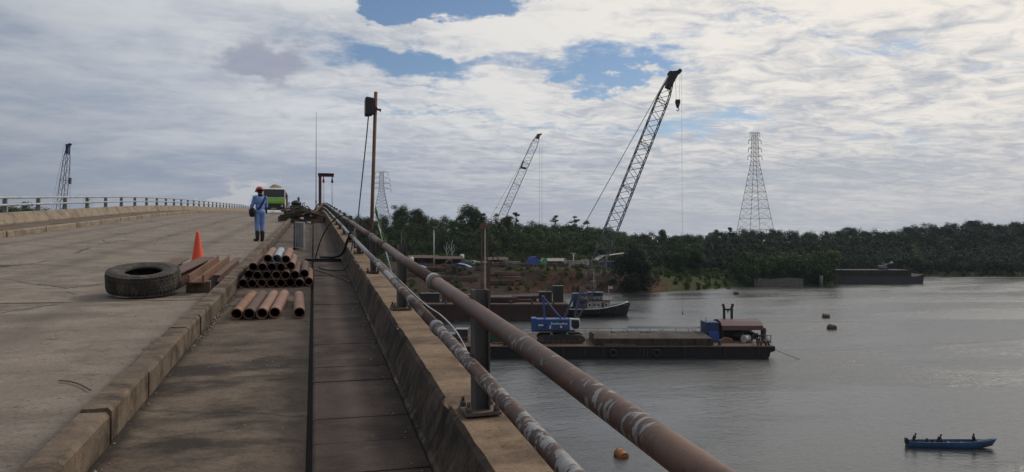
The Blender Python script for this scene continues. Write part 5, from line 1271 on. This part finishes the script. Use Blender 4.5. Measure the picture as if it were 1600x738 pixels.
# --- longboat with people
bo = vthing('longboat', 'slim blue wooden longboat carrying people across the open water', 'boat', 1483, 72.5, 0, R(-4))
def boatring(u, inn=0.0):
    x_ = -4.05+8.0*u; bw = (.62-.0*u)*min(1, .62+u*1.6)*(1-max(0, (u-.55)/.45)**2.2*.985)-inn; top = .50+.20*u*u+.16*max(0, (u-.8)/.2)**1.5; rk = max(0, (u-.7)/.3)
    bt_ = -.16+inn*1.4+rk*rk*.55
    bw = max(bw, .012)
    return [Vector((x_+rk*.45-(.55 if u > .9 else 0)*rk*0, -bw, top)), Vector((x_, -bw*.78, bt_*.4+.02)), Vector((x_-rk*.35, -bw*.3, bt_)), Vector((x_-rk*.35, bw*.3, bt_)), Vector((x_, bw*.78, bt_*.4+.02)), Vector((x_+rk*.45, bw, top))]
us = [0, .03, .1, .2, .32, .45, .58, .7, .8, .87, .93, .97, 1.0]
q = MB(); ro_ = [boatring(u) for u in us]; ri_ = [boatring(u, .045) for u in us[1:-2]]
def shell(q, rs, smooth=True):
    n = 6; vs = [v for r in rs for v in r]; fs = [(i*n+j, i*n+j+1, (i+1)*n+j+1, (i+1)*n+j) for i in range(len(rs)-1) for j in range(n-1)]
    o = len(q.v); q.add(vs, fs, smooth); return o
shell(q, ro_); q.add(ro_[0], [(0, 1, 2, 3, 4, 5)]); hb = q.build('hull', M_boat, bo, recalc=False)
q = MB(); shell(q, ri_); q.add(ri_[0], [(0, 1, 2, 3, 4, 5)]); q.build('inner_hull', M_dkblue, bo, recalc=False)
for s in (0, 5): q = MB(); q.path([r[s] for r in ro_], .035, 6); q.build('gunwale', M_boat, bo)
for u in (.12, .36, .5, .66, .82):
    r_ = boatring(u, .05); q = MB(); q.b2((r_[0].x-.13, r_[0].y*.94, .36), (r_[0].x+.13, -r_[0].y*.94, .40)); q.build('thwart', M_wood, bo)
q = MB(); q.prism([(2.5, .58), (3.75, .80), (3.75, .84), (2.5, .63)], -.14, .14); q.build('fore_deck', M_dkblue, bo)
q = MB(); q.b2((-4.3, -.15, .25), (-4.06, .15, .80)); q.cyl((-4.2, 0, .3), (-4.3, 0, -.45), .06, n=8); q.build('outboard_motor', M_blacksteel, bo)
BG = 'people in the longboat'
bl = bo.location; brot = (0, 0, RZ+R(-4)); bm3 = Matrix.Rotation(RZ+R(-4), 3, 'Z')
def seat(x_, y_, z_): return bl+bm3@Vector((x_, y_, z_))
def pose(lean, fwd, arm='lap', seatz=.40):
    """seated figure facing local +X, pelvis above the origin"""
    pz = .14; s_, c_ = math.sin(lean), math.cos(lean)
    sp = lambda h, x_=0: (x_+h*s_, 0, pz+h*c_)
    ne = sp(.50); hd = (ne[0]+.17*math.sin(lean*.7+.1), 0, ne[2]+.16*math.cos(lean*.7))
    sh = sp(.45)
    J = dict(pel=(0, 0, pz), neck=ne, head=hd, shl=(sh[0], .165, sh[2]), shr=(sh[0], -.165, sh[2]), hipl=(.03, .09, pz-.02), hipr=(.03, -.09, pz-.02), knl=(.40, .12, pz+.02), knr=(.40, -.12, pz+.02), anl=(.40, .12, -.24), anr=(.42, -.12, -.24), toel=(.56, .13, -.27), toer=(.58, -.13, -.27), face_x=(0, -1, 0))
    if arm == 'lap': J.update(ell=(sh[0]+.06, .22, sh[2]-.26), elr=(sh[0]+.06, -.22, sh[2]-.26), wrl=(.30, .12, pz+.13), wrr=(.30, -.12, pz+.13))
    else: J.update(ell=(sh[0]-.08, .25, sh[2]-.26), elr=(sh[0]-.14, -.24, sh[2]-.24), wrl=(.22, .16, pz+.12), wrr=(-.42, -.22, pz-.05))
    return J
ma = lambda n, c_: plain(n, c_, .9)
person('person in dark clothes hunched at the stern steering the longboat', seat(-3.55, 0, .40), brot, pose(.42, 0, 'tiller'), M_navy, M_hair, .02, BG, 1.3)
person('person in navy leaning forward in the middle of the longboat', seat(-1.25, 0, .40), brot, pose(.62, 0), M_navy, M_navy, .02, BG, 1.3)
person('person in dark shirt sitting upright near the bow of the longboat', seat(2.15, 0, .42), brot, pose(.10, 0), M_navy, M_hair, .02, BG, 1.3)
for x_, lab, r_ in ((-2.22, 'dark rounded bundle in the longboat behind the leaning person', .24), (-1.68, 'smaller dark bundle right behind the leaning person in the longboat', .19)):
    q = MB(); q.lathe([(r_*.8, 0), (r_*1.1, r_*.5), (r_, r_*1.1), (r_*.55, r_*1.7), (r_*.35, r_*2.1), (r_*.45, r_*2.5), (r_*.15, r_*2.8)], 12); q.ell((-.2, .05, r_*.5), (r_*1.1, r_, r_*.5)); o = q.build('cargo_bundle', M_hair); o.location = seat(x_, 0, .12); tag(o, lab, 'bundle', 'bundles in the longboat')
# --- floats
def drum(px, py, r_, L, label, rz=0.6, roll=.35, name='floating_drum', mt=None):
    b = on(px, py, 0); o = thing(name, label, 'buoy', (b.x, b.y, r_*.15), rz, 'floating drums'); o.rotation_euler = (roll, 0, rz)
    q = MB(); q.cyl((0, -L/2, 0), (0, L/2, 0), r_, n=22); bd_ = q.build('drum', mt or M_amber, o, bevel=.02)
    q = MB()
    for y_ in (-L/2+.02, -L/6, L/6, L/2-.02): q.cyl((0, y_-.015, 0), (0, y_+.015, 0), r_*1.035, n=22)
    q.build('hoop', M_rustdk, o)
    q = MB(); q.path([(0, -.08, r_), (0, -.06, r_+.10), (0, .06, r_+.10), (0, .08, r_)], .018, 5); q.build('lifting_eye', M_blacksteel, o)
    return o
drum(970, 712, .52, .95, 'orange rusty drum float with black end on the water by the railing', RZ+.5, .3)
q = MB(); 
drum(1299, 514, .9, 1.4, 'dark mooring float on open water, lower of two', .3, .2, mt=M_rustdk)
drum(1290, 496, .8, 1.6, 'small dark mooring float on open water, upper of two', 1.2, .1, mt=M_rustdk)
drum(1150, 460, 1.0, 1.8, 'tiny dark float near the grassy shore', .9, .1, mt=M_rustdk)
# ================================================================== CRANES ON LAND
def land_base(px, D): return float(land(px, D))
D2_ = 300; z2 = land_base(786, 350)
c2, tip2 = crawler_crane('crawler_crane', 'shorter grey lattice crane rising behind the trees of the work yard', 770, 478, land_base(770, 478), 1.7, (842-770)/F*478, CZ+(HOR-210)/F*478-land_base(770, 478), M_grey, M_latgrey, w_=5.0, bays=26, tip_paint=M_rustdk)
q = MB()
for px in (843, 847):
    xx = (px-770)/F*478; q.cyl((xx, .3, 2), (xx, .3, tip2.z), .06, n=4)
q.build('hoist_rope', M_rope, c2)
q = MB(); ff = .64; bf = Vector((3.1, .3, 4.4)); bp = bf.lerp(tip2, ff); q.bar(bp+Vector((-2.4, -.3, .2)), bp+Vector((1.6, -.3, -.6)), 1.0, 1.4); q.bar(bp+Vector((-2.0, -.3, .2)), bp+Vector((-.4, -.3, 4.2)), 1.0, 1.0); q.build('boom_platform', M_blacksteel, c2)
c3, tip3 = crawler_crane('crawler_crane', 'distant lattice crane with blue boom tip beyond the far railing', 72, 240, land_base(72, 240), 1.1, (105-72)/F*240, CZ+(HOR-226)/F*240-land_base(72, 240), M_blue, M_latpale, w_=3.0, w1=1.3, hs_=.45, bays=24, tip_paint=M_dkblue, foot=(2.0, 4.4))
q = MB(); xx = (108-72)/F*240; zb = CZ+(HOR-278)/F*240-land_base(72, 240); q.cyl((xx, .3, zb), (xx, .3, tip3.z), .04, n=4); q.prism([(xx-.4, zb), (xx+.4, zb), (xx+.3, zb-2), (xx-.3, zb-2)], 0, .6); q.cyl((xx, .3, 6), (xx, .3, zb-2), .05, n=4); q.build('hoist_rope', M_rope, c3)
# ================================================================== PYLONS AND LINES
def pylon(label, px, D, ytop, k, arms, zb=None):
    zb = land_base(px, D) if zb is None else zb; H = CZ+(HOR-ytop)/F*D-zb
    o = vthing('pylon', label, 'pylon', px, D, zb-.5, R(12), 'transmission pylons')
    def hw(f): return k*(7.9*(1-f/.74)+1.9 if f < .74 else 1.9-.5*(f-.74)/.26)
    cs = ((-1, -1), (1, -1), (1, 1), (-1, 1)); P = lambda f, a: Vector((a[0]*hw(f), a[1]*hw(f), f*H))
    lv = [0, .12, .22, .31, .39, .46, .52, .57, .62, .66, .70, .74, .78, .82, .86, .90, .94, .97, 1.0]
    for a in cs:
        q = MB(); q.path([P(f, a) for f in lv], .16*k, 5); q.build('leg', M_galv, o)
    q = MB()
    for f0, f1 in zip(lv[:-1], lv[1:]):
        for j in range(4):
            a, b = cs[j], cs[(j+1) % 4]
            q.cyl(P(f0, a), P(f1, b), .075*k, n=4, cap=False); q.cyl(P(f0, b), P(f1, a), .075*k, n=4, cap=False); q.cyl(P(f1, a), P(f1, b), .085*k, n=4, cap=False)
            if f1 < .55:
                m_ = (P(f0, a)+P(f0, b))/2; q.cyl(m_, P((f0+f1)/2, a), .06*k, n=4, cap=False); q.cyl(m_, P((f0+f1)/2, b), .06*k, n=4, cap=False)
    q.build('bracing', M_galv, o)
    for f, L in arms:
        for s in (-1, 1):
            q = MB(); e = Vector((s*L*k, 0, f*H))
            for y_ in (-1, 1):
                q.cyl(Vector((s*hw(f), y_*hw(f), f*H+1.4*k)), e, .09*k, n=4); q.cyl(Vector((s*hw(f), y_*hw(f), f*H-.2)), e, .09*k, n=4)
            a_ = q.build('cross_arm', M_galv, o)
            q = MB(); q.cyl(e, e-Vector((0, 0, 2.6*k)), .16*k, n=6); q.build('insulator', M_steelframe, a_)
    return o, H
p1, H1 = pylon('large steel lattice pylon standing above the waterside thicket', 1180, 552, 206, 1.12, ((.995, 3.6), (.93, 4.6), (.855, 4.8), (.785, 5.2)))
p2, H2 = pylon('distant steel lattice pylon behind the floodlight pole', 596, 560, 267, .95, ((.99, 5), (.90, 6.5), (.82, 7), (.74, 7.5)))
p3, H3 = pylon('faint far pylon beyond the far railing near the blue tipped crane', 137, 900, 310, .9, ((.99, 5), (.90, 6.5), (.82, 7)), 10)
bpy.context.view_layer.update()
def wire(a, b, sag, label, r_=.05):
    q = MB(); a, b = Vector(a), Vector(b); pts = [a.lerp(b, i/24)-Vector((0, 0, sag*4*(i/24)*(1-i/24))) for i in range(25)]
    q.path(pts, r_, 4); return tag(q.build('power_line', M_rope), label, 'power line', 'power lines')
for f, L in ((.93, 4.6), (.855, 4.8), (.785, 5.2)):
    lab = 'thin power line running from the large pylon out over the far hill, %s arm' % {.93: 'upper', .855: 'middle', .785: 'lower'}[f]
    wire(p1.matrix_world@Vector((L, 0, f*H1-2.6)), at(2100, 215+(0.995-f)*210, 700), 30, lab, .035)
for f, L, k_, l2 in ((.90, 6.5, .93, 4.6), (.82, 7, .855, 4.8), (.74, 7.5, .785, 5.2)):
    wire(p2.matrix_world@Vector((L*.95, 0, f*H2-2.5)), p1.matrix_world@Vector((-l2, 0, k_*H1-2.6)), 20, 'thin power line strung between the distant and the large pylon, %s arm' % {.90: 'upper', .82: 'middle', .74: 'lower'}[f], .028)
# ================================================================== WORK YARD
def ything(name, label, cat, px, D, rz=0.0, group=None, dz=0.0): return vthing(name, label, cat, px, D, land_base(px, D)+dz, rz, group)
def tent(label, px, D, w_, d_, h_, mt, flat=False):
    o = ything('tarpaulin_tent', label, 'tent', px, D, rnd.uniform(-.2, .2))
    q = MB()
    if flat: pr_ = [(-w_/2, h_*.55), (-w_*.2, h_*.9), (0, h_), (w_*.28, h_*.85), (w_/2, h_*.6), (w_*.28, h_*.78), (0, h_*.93), (-w_*.2, h_*.83)]
    else: pr_ = [(-w_/2, 0), (-w_*.42, h_*.55), (-w_*.12, h_), (w_*.16, h_*.96), (w_*.4, h_*.5), (w_/2, 0)]
    q.prism(pr_, -d_/2, d_/2); q.build('sheet', mt, o)
    q = MB()
    for xx in (-w_*.44, w_*.44):
        for yy in (-d_*.42, d_*.42): q.cyl((xx, yy, 0), (xx, yy, h_*.6), .08, n=6)
    q.build('pole', M_wood, o); return o
rnd.seed(40)
tent('bright blue tarpaulin tent on the yard above the brown bank', 833, 345, 7.0, 5, 4.2, M_tarp)
tent('small green tarpaulin tent right of the bright blue one', 850, 347, 4.2, 4, 3.6, M_gtarp)
tent('blue tarpaulin awning sagging beside the piling leader', 717, 318, 11, 5, 4.2, M_tarp2, True)
tent('narrow blue tarpaulin strip seen under the rusty pipe railing', 652, 318, 8, 4, 3.2, M_tarp2, True)
tent('small blue tarpaulin roof glimpsed between railing pole and post', 612, 340, 6, 4, 5, M_tarp, True)
def container(label, px, D, w_, h_, d_, mt, rz=0.0):
    o = ything('site_container', label, 'container', px, D, rz); q = MB(); q.b2((-w_/2, -d_/2, 0), (w_/2, d_/2, h_)); q.build('box', mt, o, bevel=.05)
    q = MB(); n_ = int(w_/.5)
    for k in range(n_): q.b2((-w_/2+.1+k*w_/n_, -d_/2-.06, .2), (-w_/2+.3+k*w_/n_, -d_/2-.002, h_-.2))
    q.build('corrugation', mt, o)
    q = MB(); q.b2((-w_*.2, -d_/2-.08, .1), (-w_*.2+.9, -d_/2-.062, h_*.85)); q.build('door', M_grey, o)
    q = MB(); q.b2((-w_/2-.1, -d_/2-.15, h_), (w_/2+.1, d_/2+.15, h_+.12)); q.build('roof', M_roof, o); return o
container('cream site container on the yard edge right of the green tent', 893, 340, 10.5, 3.0, 2.6, M_cream)
container('small cream container behind the end of the long cream one', 914, 352, 3.4, 3.2, 2.6, M_cream, .3)
container('blue site container under the open grey roof', 950, 348, 8, 3, 2.6, M_dkblue)
sh = ything('open_shed', 'grey sheet roofed open shed on the yard beside the dark waterside tree', 'shed', 958, 362, .15)
q = MB(); q.prism([(-9, 3.6), (-6, 5.6), (6.5, 7.2), (9, 6.2), (9, 6.0), (6.5, 7.0), (-6, 5.4), (-9, 3.4)], -4.5, 4.5); q.build('roof', M_roof, sh)
for xx in (-8, -2.7, 2.7, 8):
    for yy in (-4.2, 4.2): q = MB(); q.cyl((xx, yy, 0), (xx, yy, 5.0 if xx < -4 else 6.0), .14, n=6); q.build('post', M_steelframe, sh)
def yard_truck(label, px, D, paint, rz):
    o = ything('parked_truck', label, 'truck', px, D, rz); q = MB(); q.prism([(-3.6, .7), (-3.6, 1.6), (-3.1, 2.5), (-1.8, 2.6), (-1.8, .7)], -1.1, 1.1); cb = q.build('cab', paint, o, bevel=.06)
    q = MB(); q.prism([(-3.62, 1.65), (-3.2, 2.4), (-3.12, 2.4), (-3.5, 1.6)], -1.0, 1.0); q.build('windscreen', M_glass, cb); q = MB(); q.b2((-3.0, -1.13, 1.6), (-2.1, -1.102, 2.3)); q.build('side_window', M_glass, cb)
    q = MB(); q.b2((-1.6, -1.2, .9), (3.8, 1.2, 2.2)); q.build('tipper_body', paint, o, bevel=.05); q = MB(); q.b2((-3.4, -.5, .5), (3.6, .5, .88)); q.build('chassis', M_blacksteel, o)
    for xx in (-2.8, 1.6, 2.9):
        for s in (-1, 1): q = MB(); q.cyl((xx, s*1.0-.15, .5), (xx, s*1.0+.15, .5), .5, n=14); q.build('wheel', M_black, o)
    return o
yard_truck('dark tipper truck parked on the yard left of the piling leader', 733, 352, M_grey, .1)
yard_truck('pale tipper truck parked beside the dark one on the yard', 748, 344, M_ltgrey, -.2)
yard_truck('grey truck parked near the bright blue tent', 800, 342, M_grey, .1)
def yard_post(label, px, D, ytop, mt, head):
    o = ything('lamp_post', label, 'lamp post', px, D); H = CZ+(HOR-ytop)/F*D-land_base(px, D); q = MB(); q.cyl((0, 0, -.3), (0, 0, H), .28, .22, 8); q.build('pole', mt, o)
    q = MB(); q.bar((-1.3, 0, H+.3), (1.3, 0, H+.3), .3, .3); q.bar((-.9, 0, H+.2), (0, 0, H-.8), .18, .18); q.bar((.9, 0, H+.2), (0, 0, H-.8), .18, .18); q.build('cross_head', head, o)
    return o
yard_post('rusty T headed post on the yard near the grassy slope', 678, 330, 360, M_ltgrey, M_rust)
yard_post('rusty T headed post seen just right of the railing post', 627, 335, 362, M_rust, M_rust)
yard_post('thin pale post standing by the cream container', 896, 344, 397, M_ltgrey, M_ltgrey)
for k, (px, D, lab) in enumerate(((643, 325, 'white water tank on the yard beside the rusty pipe'), (722, 338, 'small white water tank beside the parked trucks'))):
    o = ything('water_tank', lab, 'water tank', px, D, 0, None, 3.4); q = MB(); q.lathe([(.9, 0), (1.0, .3), (1.0, 1.5), (.7, 1.9), (.25, 2.0)], 16); q.build('tank', M_white, o)
    q = MB()
    for sx in (-.7, .7):
        for sy in (-.7, .7): q.cyl((sx, sy, -3.6), (sx, sy, 0), .1, n=6)
    q.b2((-1, -1, -.1), (1, 1, 0)); q.build('stand', M_rust, o)
rnd.seed(77)
for k in range(30):
    px = rnd.uniform(640, 930); D = rnd.uniform(300, 350) if px < 800 else rnd.uniform(318, 345)
    near = 'beside the trucks' if px < 770 else ('near the blue tent' if px < 870 else 'near the cream container')
    kind = k % 3
    o = ything('steel_stack' if kind < 2 else 'timber_stack', 'dark %s lying on the yard %s' % (('stack of steel sections', 'heap of rusty pipes', 'stack of old timber')[kind], near), 'stack', px, D, rnd.uniform(-.4, .4), 'materials stacked on the yard ' + near)
    mt = (M_rustdk, M_rust, M_wood)[kind]; L = rnd.uniform(5, 11)
    for r_ in range(3):
        q = MB()
        for c_ in range(4-r_):
            if kind == 1: q.cyl((-L/2, (c_-(3-r_)/2)*.62, .3+r_*.54), (L/2, (c_-(3-r_)/2)*.62, .3+r_*.54), .3, n=8)
            else: q.b2((-L/2, (c_-(3-r_)/2)*.62-.27, r_*.5), (L/2, (c_-(3-r_)/2)*.62+.27, r_*.5+.45))
        q.build('layer', mt, o)
# retaining wall and shore post by the thicket
rw = vthing('retaining_wall', 'pale concrete retaining wall of upright panels at the water edge', 'wall', 1215, 341, 0)
for k in range(13):
    xx = -11+k*1.75; q = MB(); q.b2((xx, -.25+rnd.uniform(-.1, .1), -1.5), (xx+1.68, .3, 3.5+rnd.uniform(-.5, .35))); q.build('panel', plain('wall_panel', (.13, .115, .10), .9, 0, .3, 1) if k == 0 else bpy.data.materials['wall_panel'], rw)
q = MB(); q.cyl((0, 0, -2), (0, 0, 4.8), .7, n=14); o = q.build('mooring_post', bpy.data.materials['wall_panel']); b_ = AX*343+RX*((1283-800)/F*343); o.location = b_; tag(o, 'single concrete mooring post at the tip of the thicket', 'mooring post')

# site sheds and machines between the bank and the slope
def shed(label, px, D, w_, h_, d_, roofm, wallm, rz=0.0):
    o = ything('site_shed', label, 'shed', px, D, rz); q = MB()
    for xx in (-w_/2, 0, w_/2):
        for yy in (-d_/2, d_/2): q.cyl((xx, yy, -.5), (xx, yy, h_), .12, n=6)
    q.build('post', M_wood, o); q = MB(); q.prism([(-d_/2-.6, h_), (0, h_+1.2), (d_/2+.6, h_), (d_/2+.6, h_+.12), (0, h_+1.34), (-d_/2-.6, h_+.12)], -w_/2-.6, w_/2+.6, 'x'); q.build('roof', roofm, o)
    q = MB(); q.b2((-w_/2, d_/2-.1, 0), (w_/2, d_/2, h_)); q.b2((-w_/2, -d_/2, 0), (-w_/2+.08, d_/2-.1, h_)); q.build('wall', wallm, o); return o
shed('dark open site shed behind the blue sagging awning', 700, 336, 12, 3.2, 5, M_rustdk, M_spoil)
shed('low brown shed left of the bright blue tent', 775, 348, 10, 2.8, 5, M_rustdk, M_spoil, .1)
shed('dark shed with rusty roof close to the left end of the yard', 662, 345, 13, 3.4, 6, M_rust, M_spoil, -.1)
shed('low dark shelter on the yard edge between tents and cream container', 868, 333, 7, 2.4, 4, M_roof, M_spoil, .1)
def excavator(label, px, D, mt, rz, s=1.0):
    o = ything('excavator', label, 'excavator', px, D, rz)
    for yy in (-1.25, 1.25): q = MB(); q.prism([(-2.1, .45), (-1.8, .05), (1.8, .05), (2.1, .45), (1.8, .85), (-1.8, .85)], yy-.3, yy+.3); q.build('track', M_blacksteel, o)
    q = MB(); q.b2((-2.4, -1.3, 1.0), (1.0, 1.3, 2.2)); q.build('body', mt, o, bevel=.1); q = MB(); q.b2((.0, -1.3, 2.2), (1.2, -.2, 3.1)); q.build('cab', M_glass, o, bevel=.08)
    q = MB(); q.path([(.9, .3, 1.8), (2.6, .3, 4.6), (4.6, .3, 4.9)], [.3, .32, .2], 6); q.build('boom', mt, o); q = MB(); q.bar((4.4, .3, 5.2), (5.2, .3, 2.2), .35, .4); q.build('stick', mt, o)
    q = MB(); q.prism([(4.7, 1.2), (5.7, 1.0), (5.6, 2.2), (5.0, 2.3)], -.3, .9); q.build('bucket', M_blacksteel, o); return o
excavator('rusty orange excavator working beside the parked trucks', 690, 322, M_rustlt, .4)
excavator('dark excavator standing above the brown bank right of the piling leader', 785, 328, M_rustdk, 2.6)

# ================================================================== HAZE
q = MB(); q.b2((-3150, -3150, -14), (3150, 3150, 118)); hz = q.build('haze', M_white)
m = bpy.data.materials.new('humid_air'); m.use_nodes = True; m.node_tree.nodes.clear(); g = G(m.node_tree)
pv = g.n('ShaderNodeVolumePrincipled', {'Color': (.70, .83, 1.0), 'Density': .00006, 'Anisotropy': .2}); ov = g.n('ShaderNodeOutputMaterial'); m.node_tree.links.new(pv.outputs[0], ov.inputs['Volume'])
hz.data.materials.clear(); hz.data.materials.append(m); tag(hz, 'thin humid haze hanging over river and hills', 'haze', kind='stuff')
